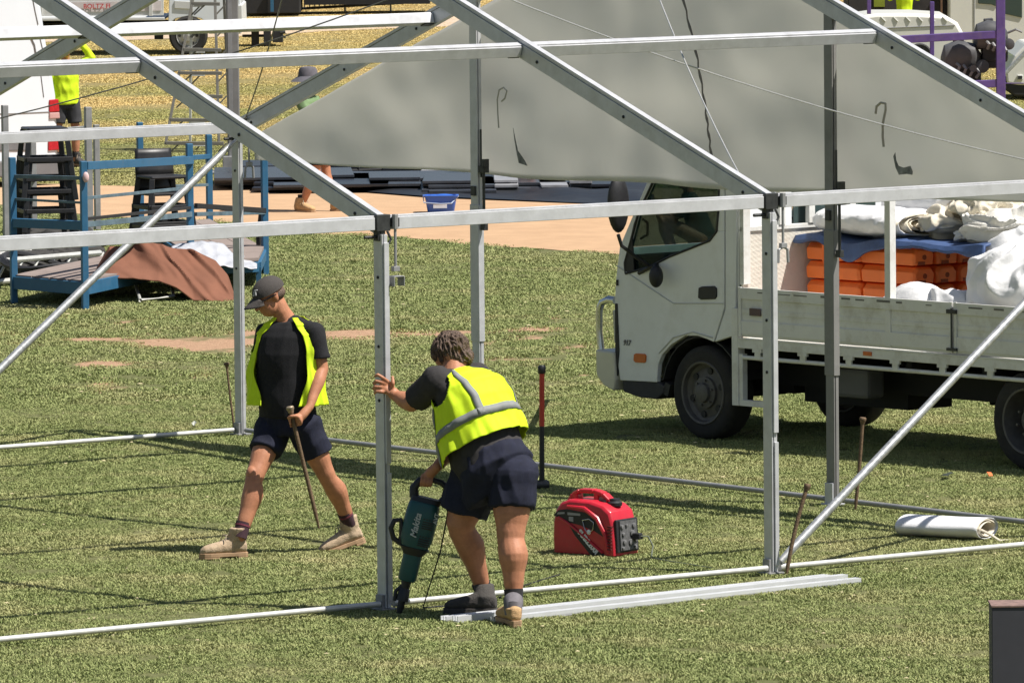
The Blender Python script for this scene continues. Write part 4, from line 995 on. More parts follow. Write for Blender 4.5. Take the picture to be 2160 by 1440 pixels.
for vv in (.55, .985, 1.0):
    for t, R_ in pts:
        mb.v.append(tuple(ra.lerp(rb_, vv) + rs_ * (cos(t) * .165 * R_) + ZU * (sin(t) * .062 * R_ * (1 + .12 * sin(t * 1.7)))))
for r_ in range(2):
    for k in range(39): mb.f.append((r_ * 40 + k, r_ * 40 + k + 1, (r_ + 1) * 40 + k + 1, (r_ + 1) * 40 + k))
mb.build('inner_wrap', CANVC, rt, smooth=True, solid=.008)
mb = MB(); e0 = rb_ + rs_ * .1; mb.tube([e0, e0 + Vector((.06, -.02, -.03)), e0 + Vector((.12, -.03, -.07)), e0 + Vector((.17, -.01, -.072)), e0 + Vector((.20, .03, -.073))], .009, 6); mb.build('rope', CANVC, rt, smooth=True)

db = G(2240, 1590)
t = thing('dark_box', 'dark slate box with a dusty brown top at the bottom right edge', 'box', (db.x, db.y, 0))
zb = AY(2087, 1262, db.y + .0); x0 = zb.x + .012; zt = zb.z - .035; DBX = mat('slate_panel', (.045, .045, .055), .7, 0, .1, 8)
mb = MB(); mb.bb(x0, x0 + .9, db.y, db.y + .24, 0, zt - .012); mb.build('case', DBX, t, bevel=.004)
mb = MB(); mb.bb(x0 - .004, x0 + .904, db.y - .004, db.y + .25, zt - .012, zt); mb.build('lid', mat('dusty_brown', (.20, .13, .11), .85, 0, .4, 30), t, bevel=.003)

# scraps
def scrap(px, col, label, s_=.04, kind='paper_scrap', cat='litter'):
    c = G(*px); mb = MB(); n = 7
    for k in range(n): mb.v.append((c.x + s_ * cos(2 * pi * k / n) * random.uniform(.5, 1.1), c.y + s_ * 2.0 * sin(2 * pi * k / n) * random.uniform(.5, 1.1), .012 + random.uniform(0, .04)))
    mb.v.append((c.x, c.y, .05)); mb.f = [(k, (k + 1) % n, n) for k in range(n)]
    tag(mb.build(kind, mat('scrap_' + cat + str(px[0]), col, .8), None, solid=.002), label, cat)
scrap((411, 901), (.75, .75, .65), 'small white paper scrap in the grass left of the thin stake', .03)
scrap((2087, 1010), (.75, .16, .05), 'small orange plastic scrap in the grass near the rear wheel', .035)
scrap((2000, 1011), (.03, .04, .03), 'small black plastic scrap in the grass below the truck tray', .055)

# ------------------------------------------------------------------ tray truck
T0 = G(1478, 928); T1 = G(2161, 993); TU = (T1 - T0).normalized(); TN = Vector((TU.y, -TU.x, 0)); TI = -TN; WB = (T1 - T0).length
TA = atan2(TU.y, TU.x)
truck = thing('tray_truck', 'white cab tray truck with steel bull bar and cream drop-side tray, carrying orange barriers', 'truck', tuple(T0), TA)
def TP(s, t, z): return T0 + TU * s + TI * t + ZU * z
def TPX(x, y, t=0.0): return AP(x, y, T0 + TI * t, TN)       # photo point on the plane t metres inside the near side
def slab(mb, px, t0, t1):
    pts = [TPX(x, y) for x, y in px]; n = len(pts)
    mb.v += [tuple(p + TI * t0) for p in pts] + [tuple(p + TI * t1) for p in pts]; o = len(mb.v) - 2 * n
    mb.f += [tuple(o + i for i in range(n)), tuple(o + i for i in range(2 * n - 1, n - 1, -1))] + [(o + i, o + (i + 1) % n, o + n + (i + 1) % n, o + n + i) for i in range(n)]
    return mb
PAINT = mat('truck_white', (.71, .73, .745), .32, 0, .05, 2, coat=.35, dirt=(.40, .385, .33), dscale=2.2, damt=.35)
CREAM = mat('tray_cream', (.67, .67, .64), .5, 0, .07, 3, dirt=(.34, .30, .22), dscale=5, damt=.5)
GLASS = mat('cab_glass', (.035, .06, .06), .08, 0, .02, 3, spec=.8)
GLASSC = bpy.data.materials.new('clear_cab_glass'); GLASSC.use_nodes = True; _nt = GLASSC.node_tree; _b = _nt.nodes['Principled BSDF']
_b.inputs['Roughness'].default_value = .05; _b.inputs['Base Color'].default_value = (.03, .05, .05, 1)
_t = _nt.nodes.new('ShaderNodeBsdfTransparent'); _t.inputs[0].default_value = (.52, .60, .58, 1); _m = _nt.nodes.new('ShaderNodeMixShader'); _m.inputs[0].default_value = .22
_nt.links.new(_t.outputs[0], _m.inputs[1]); _nt.links.new(_b.outputs[0], _m.inputs[2]); _nt.links.new(_m.outputs[0], _nt.nodes['Material Output'].inputs[0])
DARKI = mat('cab_interior', (.04, .04, .042), .8, 0, .2, 8)
TYRE = mat('tyre', (.022, .021, .020), .9, 0, .2, 20, bump=.3, bscale=60, dirt=(.06, .055, .045), dscale=8, damt=.5)
RIMM = mat('dusty_rim', (.11, .105, .10), .6, .3, .2, 12, dirt=(.07, .065, .06), dscale=8, damt=.6)
CW = 1.70
win = [(1320, 577), (1368, 564), (1411, 542), (1454, 525), (1497, 508), (1512, 488), (1516, 441), (1517, 368), (1398, 364), (1376, 387), (1346, 452), (1318, 555)]
lower = [(1307, 521), (1318, 555), (1320, 577), (1368, 564), (1411, 542), (1454, 525), (1497, 508), (1512, 488), (1527, 488), (1527, 650), (1505, 721), (1488, 714), (1471, 708), (1445, 708), (1415, 727), (1396, 748), (1388, 768), (1385, 806), (1308, 802), (1302, 760), (1297, 700), (1296, 640), (1300, 580)]
apil = [(1307, 521), (1376, 359), (1398, 364), (1376, 387), (1346, 452), (1318, 555)]
roofs = [(1376, 359), (1398, 318), (1440, 306), (1553, 306), (1553, 366), (1398, 364)]
bpil = [(1517, 368), (1527, 367), (1527, 488), (1512, 488), (1516, 441)]
bpil2 = [(1529, 366), (1553, 366), (1552, 500), (1551, 640), (1549, 690), (1546, 708), (1507, 721), (1529, 652)]
for t0, t1 in ((0, .045), (CW - .045, CW)):
    mb = MB(); slab(mb, lower, t0, t1); door = mb.build('door', PAINT, truck, bevel=.006)
    mb = MB(); slab(mb, apil, t0 - .002, t1 + .002); slab(mb, roofs, t0 + .003, t1 - .003); slab(mb, bpil, t0 + .001, t1); mb.build('window_frame', PAINT, door, bevel=.005)
    mb = MB(); slab(mb, bpil2, t0 + .004, t1 + .004); mb.build('rear_quarter', PAINT, truck, bevel=.006)
    mb = MB(); slab(mb, win, (t0 + t1) / 2 - .002, (t0 + t1) / 2 + .002); mb.build('side_glass', GLASSC, door)
    if t0 == 0:
        mb = MB()
        for a_, b_ in zip(win, win[1:] + win[:1]): mb.tube([TPX(*a_) + TN * .001, TPX(*b_) + TN * .001], .010, 6)
        slab(mb, [(1318, 555), (1320, 577), (1338, 572), (1334, 500), (1346, 452), (1338, 470)], -.004, .006)
        mb.build('window_seal', BLACK, door)
        mb = MB(); slab(mb, [(1475, 607), (1482, 604), (1508, 603), (1513, 608), (1513, 626), (1509, 631), (1480, 632), (1474, 628)], -.012, .01); dh = mb.build('door_handle', BLKP, door, bevel=.006)
        mb = MB(); slab(mb, [(1339, 747), (1343, 745), (1361, 746), (1364, 750), (1363, 763), (1360, 765), (1342, 764), (1338, 760)], -.012, .01); mb.build('indicator', mat('amber_lens', (.55, .13, .02), .3, 0, .1, 20), truck, bevel=.004)
        o_ = TPX(1323, 723) + TN * .004; lettering('917', .055, o_, TU, ZU, mat('badge_grey', (.14, .14, .14), .4), door, bold=.002, shear=.2, name='badge')
# cab front, floor, roof, back
def strip(px_s, t0, t1, m, name, parent, th=.03, smooth=False):
    mb = MB()
    pts = [TPX(x, y) for x, y in px_s]; T_ = np.linspace(t0, t1, 9)
    for t in T_:
        edge = 0.0 if .1 < (t - t0) < (t1 - t0) - .1 else .0
        for p in pts: mb.v.append(tuple(p + TI * t))
    n = len(pts)
    mb.f = [(j * n + i, j * n + i + 1, (j + 1) * n + i + 1, (j + 1) * n + i) for j in range(8) for i in range(n - 1)]
    return mb.build(name, m, parent, smooth=True, solid=th, fixn=False)
strip([(1309, 800), (1303, 760), (1298, 700), (1297, 640), (1301, 580), (1308, 524)], .02, CW - .02, PAINT, 'front_panel', truck)
ws = strip([(1309, 521), (1376, 362)], .06, CW - .06, GLASSC, 'windscreen', truck, .006)
strip([(1376, 358), (1398, 318), (1440, 305), (1553, 305)], .01, CW - .01, PAINT, 'roof', truck, .02)
mb = MB()
# cab back with a window opening: four panels round it
bs = .405
mb.bb(bs, bs + .02, .02, CW - .02, .80, 1.60); mb.bb(bs, bs + .02, .02, .56, 1.60, 2.2); mb.bb(bs, bs + .02, 1.42, CW - .02, 1.60, 2.2); mb.bb(bs, bs + .02, .56, 1.42, 1.93, 2.2)
mb.v = [tuple(TP(*v)) for v in mb.v]; cb = mb.build('cab_back', PAINT, truck, bevel=.006)
mb = MB(); mb.bb(bs + .018, bs + .028, .57, 1.41, 1.61, 1.92); mb.v = [tuple(TP(*v)) for v in mb.v]; rw = mb.build('rear_window', GLASS, cb, bevel=.05)
mb = MB(); mb.bb(-.9, .39, .06, CW - .06, .78, .82); mb.bb(-.88, -.62, .06, CW - .06, .82, 1.36); mb.v = [tuple(TP(*v)) for v in mb.v]; mb.build('dashboard', DARKI, truck, bevel=.03)
for t_ in (.42, 1.2):
    mb = MB(); mb.bb(-.28, .22, t_ - .22, t_ + .22, .95, 1.26); mb.bb(.12, .28, t_ - .22, t_ + .22, 1.2, 1.62); mb.v = [tuple(TP(*v)) for v in mb.v]
    mb.build('seat', mat('red_seat', (.16, .012, .016), .9, 0, .2, 20) if t_ < 1 else DARKI, truck, bevel=.05)
mb = MB(); cc = TP(-.42, 1.22, 1.45); ang = [2 * pi * k / 20 for k in range(21)]; mb.tube([cc + TI * (.19 * cos(a)) + (TU * .10 + ZU * .155) * sin(a) for a in ang], .014, 8); mb.tube([cc, TP(-.62, 1.22, 1.25)], .025, 8); mb.build('steering_wheel', BLKP, truck, smooth=True)
# wheel arch liner and lower valance
mb = MB(); arc = [(-.47 + .0, .43)] + [(cos(a) * .455, .34 + sin(a) * .44) for a in np.linspace(pi * .93, .10 * pi, 12)]
for (a0, z0), (a1, z1) in zip(arc, arc[1:]):
    mb.add([TP(a0, .02, z0), TP(a1, .02, z1), TP(a1, .35, z1), TP(a0, .35, z0)], [(0, 1, 2, 3)])
mb.build('wheel_arch', BLACK, truck, solid=.01, fixn=False)
mb = MB(); slab(mb, [(1311, 800), (1386, 806), (1398, 815), (1396, 830), (1382, 842), (1345, 838), (1312, 826)], .01, .30); mb.build('step', DARKI, truck, bevel=.01)
mb = MB(); mb.bb(-.85, 4.9, .45, .55, .42, .62); mb.bb(-.85, 4.9, 1.15, 1.25, .42, .62); mb.bb(-.5, .5, .5, 1.2, .35, .8); mb.bb(.35, .42, .05, 1.65, .55, .9)
for s_ in (.6, 1.4, 2.2, 3.0, 4.0, 4.8): mb.bb(s_, s_ + .06, .06, 1.66, .62, .74)
mb.tube([(0, .2, .357), (0, 1.5, .357)], .06, 8); mb.tube([(WB, .2, .357), (WB, 1.5, .357)], .09, 8)
mb.bb(.62, 1.75, .50, .95, .30, .64); mb.bb(2.1, 2.7, 1.0, 1.6, .33, .62)
mb.v = [tuple(TP(*v)) for v in mb.v]; mb.build('chassis', mat('chassis_black', (.012, .012, .012), .8, 0, .3, 8), truck)
mb = MB(); mb.bb(1.36, 1.72, .12, .30, .40, .62); mb.v = [tuple(TP(*v)) for v in mb.v]; mb.build('tool_locker', mat('grey_plastic', (.10, .10, .10), .7, 0, .1, 10), truck, bevel=.03)
def wheel(s, t, dual=False):
    c = TP(s, t, .357)
    mb = MB(); mb.lathe([(.235, .0), (.30, -.012), (.335, .0), (.352, .025), (.357, .06), (.357, .15), (.352, .185), (.335, .21), (.25, .215)], c, TI, 40, True); o = mb.build('wheel', TYRE, truck, smooth=True)
    if not dual:
        mb = MB(); mb.lathe([(.242, -.004), (.236, -.012), (.222, -.008), (.215, .03), (.185, .05), (.12, .035), (.118, .012), (.075, .006), (.07, -.02), (.045, -.03), (.002, -.03)], c, TI, 40, True)
    else:
        mb = MB(); mb.lathe([(.242, -.004), (.236, -.012), (.222, -.008), (.210, .06), (.195, .15), (.12, .16), (.10, .12), (.09, .04), (.002, .03)], c, TI, 40, True)
    r = mb.build('rim', RIMM, o, smooth=True)
    for k in range(6):
        a = k * pi / 3 + .3; d = TU * cos(a) + ZU * sin(a); q = c + d * .168 + TI * (.032 if not dual else .145)
        m2 = MB(); m2.lathe([(.026, 0), (.026, .012)], q, TI, 12); m2.build('hand_hole', BLACK, r)
        q = c + d * .095 + TI * .004; m2 = MB(); m2.lathe([(.010, -.012), (.010, .01)], q, TI, 6); m2.build('wheel_nut', RIMM, r)
    if dual: m2 = MB(); m2.lathe([(.25, .25), (.335, .24), (.357, .29), (.357, .4), (.335, .44), (.25, .44)], c, TI, 32); m2.build('inner_tyre', TYRE, o, smooth=True)
wheel(0, .03); wheel(WB, .02, True); wheel(0, CW - .25); wheel(WB, CW - .24)
# bumper and bull bar
mb = MB(); slab(mb, [(1262, 736), (1300, 742), (1303, 800), (1300, 824), (1278, 812), (1263, 790)], -.03, CW + .03); mb.build('bumper', mat('bumper_cream', (.60, .58, .48), .4, .1, .05, 6), truck, bevel=.015)
CHR = mat('bull_bar_steel', (.62, .63, .64), .16, .9, .08, 10)
mb = MB(); mb.tube([TPX(1297, 633, .06), TPX(1284, 631, .05), TPX(1270, 638, .05), TPX(1264, 655, .05), TPX(1264, 700, .05), TPX(1268, 738, .05)], .028, 12)
mb.tube([TPX(1264, 700, CW - .05), TPX(1264, 655, CW - .05), TPX(1270, 638, CW - .05), TPX(1284, 631, CW - .06)], .028, 12)
mb.tube([TPX(1266, 645, .08), TPX(1266, 645, CW - .08)], .025, 10); mb.build('bull_bar', CHR, truck, smooth=True)
mb = MB(); slab(mb, [(1287, 655), (1296, 652), (1299, 722), (1291, 724)], .02, .25); mb.build('headlight', mat('lamp_lens', (.45, .45, .42), .15, 0, .1, 10), truck, bevel=.01)
mb = MB(); slab(mb, [(1298, 640), (1303, 640), (1307, 740), (1302, 800), (1299, 740)], -.006, .01); mb.build('front_seam', BLACK, truck)
# mirrors
mb = MB()
ball(mb, TPX(1304, 430, -.30), (.055, .10, .22), TU, ZU); mb.tube([TPX(1304, 495, -.30), TPX(1311, 518, -.26), TPX(1345, 545, -.12), TPX(1372, 562, -.02), TPX(1386, 560, .0)], .014, 8); mb.tube([TPX(1308, 392, -.3), TPX(1322, 372, -.2), TPX(1345, 362, -.05), TPX(1374, 358, .02)], .011, 8)
mb.tube([TPX(1348, 576, .0), TPX(1372, 563, -.03), TPX(1390, 560, 0)], .016, 8); mb.build('mirror', BLKP, truck, smooth=True)
mb = MB(); ball(mb, TPX(1384, 583, -.10), (.048, .06, .085), TU, ZU); mb.tube([TPX(1384, 560, -.03), TPX(1384, 572, -.08)], .02, 8); mb.build('kerb_mirror', BLKP, truck, smooth=True)
mb = MB(); mb.tube([TPX(1356, 462, .08), TPX(1366, 470, .08), TPX(1366, 495, .08), TPX(1352, 503, .08)], .011, 8); mb.build('grab_handle', BLKP, truck, smooth=True)
# tray
def tb(mb, s0, s1, t0, t1, z0, z1): mb2 = MB(); mb2.bb(s0, s1, t0, t1, z0, z1); return mb.add([TP(*v) for v in mb2.v], mb2.f)
TW = 1.74; TE = 5.3
mb = MB(); tb(mb, .46, TE, .03, TW - .03, .76, .80); mb.build('tray_floor', CREAM, truck)
for side in (0, 1):
    for s0, s1 in ((.47, 2.785), (2.80, TE)):
        t0 = -.02 if side == 0 else TW - .02; sg = -1 if side == 0 else 1
        mb = MB(); tb(mb, s0, s1, t0, t0 + .025, .81, 1.178)
        tb(mb, s0, s1, t0 - .012, t0, 1.095, 1.18); tb(mb, s0, s1, t0 - .010, t0, .83, .93); tb(mb, s0, s1, t0 - .004, t0, .985, 1.02)
        tb(mb, s0, s0 + .03, t0 - .014, t0, .812, 1.183); tb(mb, s1 - .03, s1, t0 - .014, t0, .812, 1.183)
        ds = mb.build('drop_side', CREAM, truck, bevel=.003)
        mb = MB()
        for k in range(9 if side == 0 else 0):
            x = s0 + .15 + (k + random.random() * .6) / 9 * (s1 - s0 - .3); tb(mb, x, x + random.uniform(.04, .16), t0 - .0135, t0 - .0115, 1.145, 1.145 + random.uniform(.005, .018))
        if side == 0: o_ = mb.build('scuff', mat('scuff_grey', (.16, .155, .14), .8), ds); o_['kind'] = 'stuff'
    tt = -.03 if side == 0 else TW - .03
    mb = MB(); tb(mb, .46, TE, tt, tt + .05, .725, .79); tb(mb, .46, TE, tt - .004, tt + .004, .79, .803); mb.build('coaming', CREAM, truck, bevel=.003)
    mb = MB(); mb.tube([TP(.5, tt + .02, .655), TP(TE, tt + .02, .655)], .016, 8); mb.build('rope_rail', CREAM, truck, smooth=True)
    for k in range(10):
        s_ = .62 + k * .5; mb = MB(); tb(mb, s_, s_ + .10, tt + .0, tt + .02, .70, .73); tb(mb, s_ + .02, s_ + .08, tt + .005, tt + .02, .65, .70); mb.build('rail_bracket', CREAM, truck)
for s_ in (2.79,):
    mb = MB(); mb.tube([TP(s_, -.045, 1.14), TP(s_, -.045, .84)], .007, 6); tb(mb, s_ - .05, s_ + .05, -.05, -.02, 1.10, 1.13); tb(mb, s_ - .05, s_ + .05, -.05, -.02, .83, .85); mb.build('latch', STEEL_D, truck)
mb = MB(); tb(mb, 1.84, 1.93, -.036, -.028, .745, .775); mb.build('marker_lamp', mat('amber_lens', (.55, .13, .02), .3), truck)
mb = MB(); tb(mb, .60, .72, -.038, -.03, .975, 1.03); mb.build('maker_plate', mat('plate_dark', (.10, .06, .06), .5), truck)
mb = MB(); tb(mb, .39, .46, -.03, .04, .29, 1.02); tb(mb, .46, .76, -.02, .03, .29, .335); tb(mb, .46, .50, -.02, .03, .335, .68); mb.build('side_guard', CREAM, truck, bevel=.003)
# headboard
CHK = mat('checker_plate', (.66, .62, .54), .5, .1, .05, 6); _nt = CHK.node_tree
_tc = _nt.nodes.new('ShaderNodeTexCoord'); _mp = _nt.nodes.new('ShaderNodeMapping'); _mp.inputs['Rotation'].default_value = (.6, .5, .4); _v = _nt.nodes.new('ShaderNodeTexVoronoi'); _v.inputs['Scale'].default_value = 42; _v.inputs['Randomness'].default_value = .15
_nt.links.new(_tc.outputs['Object'], _mp.inputs[0]); _nt.links.new(_mp.outputs[0], _v.inputs['Vector']); _bp = _nt.nodes.new('ShaderNodeBump'); _bp.inputs['Strength'].default_value = .35; _bp.inputs['Distance'].default_value = .008; _nt.links.new(_v.outputs['Distance'], _bp.inputs['Height']); _nt.links.new(_bp.outputs[0], _nt.nodes['Principled BSDF'].inputs['Normal'])
mb = MB(); tb(mb, .47, .485, .0, TW, .8, 1.60); hb = mb.build('headboard', CHK, truck)
mb = MB(); tb(mb, .465, .50, -.01, TW + .01, 1.595, 1.63); tb(mb, .465, .50, -.01, TW + .01, 2.10, 2.15)
for t_ in (-.01, .36, .66, 1.08, TW - .05): tb(mb, .466, .51, t_, t_ + (.06 if t_ > 0 else .07), 1.2 if t_ < 0 else 1.63, 2.10)
mb.build('headboard_frame', CREAM, hb, bevel=.003)
mb = MB(); tb(mb, 2.07, 2.13, -.03, .03, .82, 2.06); tb(mb, 2.06, 2.14, -.03, .14, 1.93, 2.10); mb.build('load_post', CREAM, truck, bevel=.003)
# person in the cab
gd = G(1452, 548)
dr = thing('person', 'person in dark green shirt crouching on the path, seen through the truck cab window', 'person', tuple(gd))
mb = MB()
def D_(x, y, z): return gd + Vector((x, y, z))
ball(mb, D_(-.02, 0, .84), (.10, .078, .125), (-1, 0, 0), ZU); limb(mb, [D_(0, 0, .74), D_(.01, 0, .68)], [.05, .055])
limb(mb, [D_(-.02, -.18, .58), D_(-.16, -.20, .42), D_(-.30, -.14, .45)], [.045, .04, .03]); limb(mb, [D_(-.02, .18, .58), D_(-.16, .2, .42), D_(-.3, .1, .45)], [.045, .04, .03])
limb(mb, [D_(.12, -.12, .22), D_(-.28, -.16, .42), D_(-.16, -.14, .06)], [.085, .062, .04]); limb(mb, [D_(.12, .12, .22), D_(-.28, .16, .40), D_(-.12, .14, .06)], [.085, .062, .04])
ball(mb, D_(-.20, -.14, .05), (.13, .05, .05), (-1, 0, 0), ZU); ball(mb, D_(-.16, .14, .05), (.13, .05, .05), (-1, 0, 0), ZU)
blob('body', mb, SKIN, dr, .012, 3)
mb = MB(); XX = Vector((1, 0, 0)); YY = Vector((0, 1, 0))
loft(mb, [(D_(.14, 0, .14), YY, XX, .17, .14), (D_(.13, 0, .3), YY, XX, .18, .14), (D_(.06, 0, .52), YY, XX, .20, .12), (D_(.02, 0, .64), YY, XX, .15, .09), (D_(.01, 0, .69), YY, XX, .07, .06)], 18)
limb(mb, [D_(.02, -.17, .60), D_(-.08, -.20, .50)], [.065, .06]); limb(mb, [D_(.02, .17, .60), D_(-.08, .2, .50)], [.065, .06])
blob('shirt', mb, mat('dark_green_cloth', (.02, .05, .045), .85), dr, .012, 3, folds(.008, 12, .5, 2))
mb = MB(); ball(mb, D_(.01, 0, .875), (.105, .085, .10), (-1, 0, 0), ZU); blob('hair', mb, HAIR, dr, .012, 2)

# ---------------- load --------------------------------------------------------------
ORG = mat('barrier_orange', (.97, .23, .04), .45, 0, .06, 6, dirt=(.70, .16, .04), dscale=9, damt=.3)
_nt = ORG.node_tree; _tr = _nt.nodes.new('ShaderNodeBsdfTranslucent'); _tr.inputs[0].default_value = (1.0, .30, .05, 1); _mx = _nt.nodes.new('ShaderNodeMixShader'); _mx.inputs[0].default_value = .30
_nt.links.new(_nt.nodes['Principled BSDF'].outputs[0], _mx.inputs[1]); _nt.links.new(_tr.outputs[0], _mx.inputs[2]); _nt.links.new(_mx.outputs[0], _nt.nodes['Material Output'].inputs[0])
LL, LW, LH = .605, .222, .140
def barrier_mesh():
    bm_ = MB(); a = LL / 2 - .006; w = LW / 2 - .006
    def ring(x, k=1.0): return [(x, -w + .008, .004), (x, -w, LH * .66), (x, -w + .036 * k, LH - .010), (x, w - .036 * k, LH - .010), (x, w, LH * .66), (x, w - .008, .004)]
    secs = [[(x, y * .88, .012 + (z - .004) * .80) for x, y, z in ring(-a)], ring(-a + .022), ring(-.02), [(x, y * .90, z * .93) for x, y, z in ring(0)], ring(.02), ring(a - .022), [(x, y * .88, .012 + (z - .004) * .80) for x, y, z in ring(a)]]
    for r in secs: bm_.v += r
    for k in range(len(secs) - 1):
        for i in range(6): bm_.f.append((k * 6 + i, k * 6 + (i + 1) % 6, (k + 1) * 6 + (i + 1) % 6, (k + 1) * 6 + i))
    bm_.f.append((0, 5, 4, 3, 2, 1)); bm_.f.append(tuple(len(secs) * 6 - 6 + i for i in range(6)))
    return bm_
rn = ['bottom row', 'second row from the bottom', 'middle row', 'second row from the top', 'top row']
cn = ['nearest the camera', 'in the second column back', 'in the third column back', 'in the column farthest back']
first = None
for k in range(5):
    for m_ in range(2):
        for c_ in range(4):
            p = TP(.55 + LL * (m_ + .5), .57 + LW * (c_ + .5), .802 + LH * k)
            lab = 'orange barrier in the %s, %s end, %s' % (rn[k], 'cab' if m_ == 0 else 'tail', cn[c_])
            if first is None:
                first = thing('plastic_barrier', lab, 'barrier', tuple(p), TA, 'orange barriers stacked on the truck'); 
                b0 = barrier_mesh().build('barrier_body', ORG, first, local=True, bevel=.005)
                nt2 = MB(); nt2.box((LL / 2 - .012, -.03, .020), (.02, .07, .026)); nt2.build('notch', mat('socket_dark', (.25, .05, .01), .8), first, local=True)
                sc_ = MB(); sc_.lathe([(.020, 0), (.020, .006), (.010, .008)], (LL / 2 - .009, .0, LH * .45), (1, 0, 0), 12); sc_.build('end_socket', mat('socket_dark', (.25, .05, .01), .8), first, local=True)
            else:
                t = first.copy(); COL.objects.link(t); t.location = p + TU * random.uniform(-.012, .012) + TI * random.uniform(-.004, .004); t['label'] = lab
                for ch in [o for o in first.children]:
                    q_ = ch.copy(); COL.objects.link(q_); q_.parent = t
mb = MB(); ob_ = lambda s, z: TP(s, .545, z)
mb.tube([ob_(.84, 1.53), ob_(.80, 1.50), ob_(.795, 1.38), ob_(.82, 1.34), ob_(.80, 1.27), ob_(.83, 1.22), ob_(.82, 1.16)], .018, 8)
tag(mb.build('strap_handle', ORG, None, smooth=True), 'orange rubber strap hanging down the side of the barrier stack', 'strap')
BLUET = mat('blue_tarp', (.045, .085, .20), .6, 0, .2, 8, bump=.4, bscale=30, dirt=(.02, .03, .07), dscale=6, damt=.6)
WCAN = mat('load_white', (.70, .70, .70), .6, 0, .06, 5, bump=.25, bscale=40)
def heap(name, label, cat, m, parts_, amp, sc, voxel=.012, zs=1.0, sm=2, seed=0):
    c = parts_[0][0]; t = thing(name, label, cat, tuple(c), 0); mb = MB()
    for c, r, f, u in parts_: ball(mb, c, r, f, u, 26)
    def dsp(v):
        p = Vector((v.x * sc, v.y * sc, v.z * sc * zs)); w = Vector((mn.noise(p * .7 + Vector((9, 0, seed))), mn.noise(p * .7 + Vector((0, 7, seed))), 0)) * 1.1
        a = mn.noise(p + w + Vector((seed, 0, 0))); b_ = mn.noise((p + w) * 2.1 + Vector((0, seed, 0)))
        return amp * ((1 - min(abs(a) * 4.5, 1.6)) * .9 + (1 - min(abs(b_) * 4, 1.5)) * .32)
    blob('folded_cloth', mb, m, t, voxel, sm, dsp); return t
def LP(x, y, t): return TPX(x, y, t)
# blue tarp draped over the stack
bt_ = thing('blue_tarp', 'folded dark blue tarp lying along the top of the orange barriers', 'tarp', tuple(TP(1.2, .9, 1.57)))
def tarp(u, v):
    s = .50 + 2.05 * u; t = .50 + 1.05 * v; z = 1.54 + .012 * sin(u * 14 + v * 3) + .02 * mn.noise(Vector((u * 5, v * 4, 0)))
    if v < .12: z -= (.12 - v) / .12 * (.05 + .09 * max(0, sin(u * 8.5 - .9)) ** 2 + .03 * mn.noise(Vector((u * 12, 0, 3)))); t = .535 - .03 * (.12 - v) / .12
    if u > .62: z += .01
    return TP(s, t, z)
mb = MB(); mb.grid(90, 30, tarp); mb.build('sheet', BLUET, bt_, smooth=True, solid=.02)
A1 = TU; 
def roll(name, label, c0, c1, ra_, rb2, m, seed, turns=3.2, endm=None):
    """folded canvas: a flattened roll with its layers showing at the end"""
    c0 = Vector(c0); c1 = Vector(c1); d = (c1 - c0).normalized(); sd = d.cross(ZU).normalized(); t = thing(name, label, 'canvas bundle', tuple(c0)); 
    def f(u, v):
        a = 2 * pi * u; k = 1 + .10 * mn.noise(Vector((cos(a) * 1.3 + seed, sin(a) * 1.3, v * 5))) + .05 * mn.noise(Vector((cos(a) * 4 + seed, sin(a) * 4, v * 14)))
        e = min(v, 1 - v) * 8; e = min(1, .80 + .20 * e)
        p = c0.lerp(c1, v) + sd * (cos(a) * ra_ * k * e) + ZU * (math.copysign(abs(sin(a)) ** .75, sin(a)) * rb2 * k * e)
        return p
    mb = MB(); mb.grid(44, 46, f, True); mb.f.append(tuple(range(43, -1, -1))); mb.build('outer_layer', m, t, smooth=True, solid=.006)
    mb = MB(); N_ = int(turns * 22)
    for vv in (.78, 1.01):
        for k in range(N_):
            a = 2 * pi * turns * k / N_; R_ = .90 * (1 - .82 * k / N_); w = 1 + .14 * sin(a * 1.3 + seed)
            mb.v.append(tuple(c0.lerp(c1, vv + .015 * sin(a * 3 + seed)) + sd * (cos(a) * ra_ * R_ * w) + ZU * (sin(a) * rb2 * R_ * w)))
    mb.f = [(k, k + 1, N_ + k + 1, N_ + k) for k in range(N_ - 1)]; mb.build('inner_layer', endm or m, t, smooth=True, solid=.010)
    return t
roll('canvas_bundle', 'smooth white folded canvas on the blue tarp at the cab end of the load', TP(.60, .86, 1.66), TP(1.62, .80, 1.66), .30, .105, WCAN, 3, endm=CANVC)
roll('canvas_bundle', 'white canvas laid at the back on top of the load', TP(.85, 1.30, 1.78), TP(2.0, 1.25, 1.80), .26, .13, WCAN, 11, endm=CANVC)
heap('canvas_bundle', 'crumpled cream canvas heaped in the middle on top of the load', 'canvas bundle', CANVC, [(TP(1.75, .95, 1.67), (.22, .26, .10), TU, ZU), (TP(2.0, 1.12, 1.80), (.26, .30, .10), TU, ZU), (TP(1.9, 1.3, 1.86), (.3, .2, .09), TU, ZU)], .050, 4.6, .008, 1.5, sm=1, seed=4)
heap('canvas_bundle', 'pale folded canvas with loose layers at the right on top of the load', 'canvas bundle', mat('pale_canvas', (.66, .64, .58), .7, 0, .08, 6, bump=.3, bscale=60), [(TP(2.35, .95, 1.66), (.36, .34, .11), TU, ZU), (TP(2.55, 1.05, 1.66), (.34, .30, .13), TU, ZU), (TP(2.2, .80, 1.62), (.14, .16, .10), TU, ZU)], .046, 3.4, .008, 4.0, sm=1, seed=9)
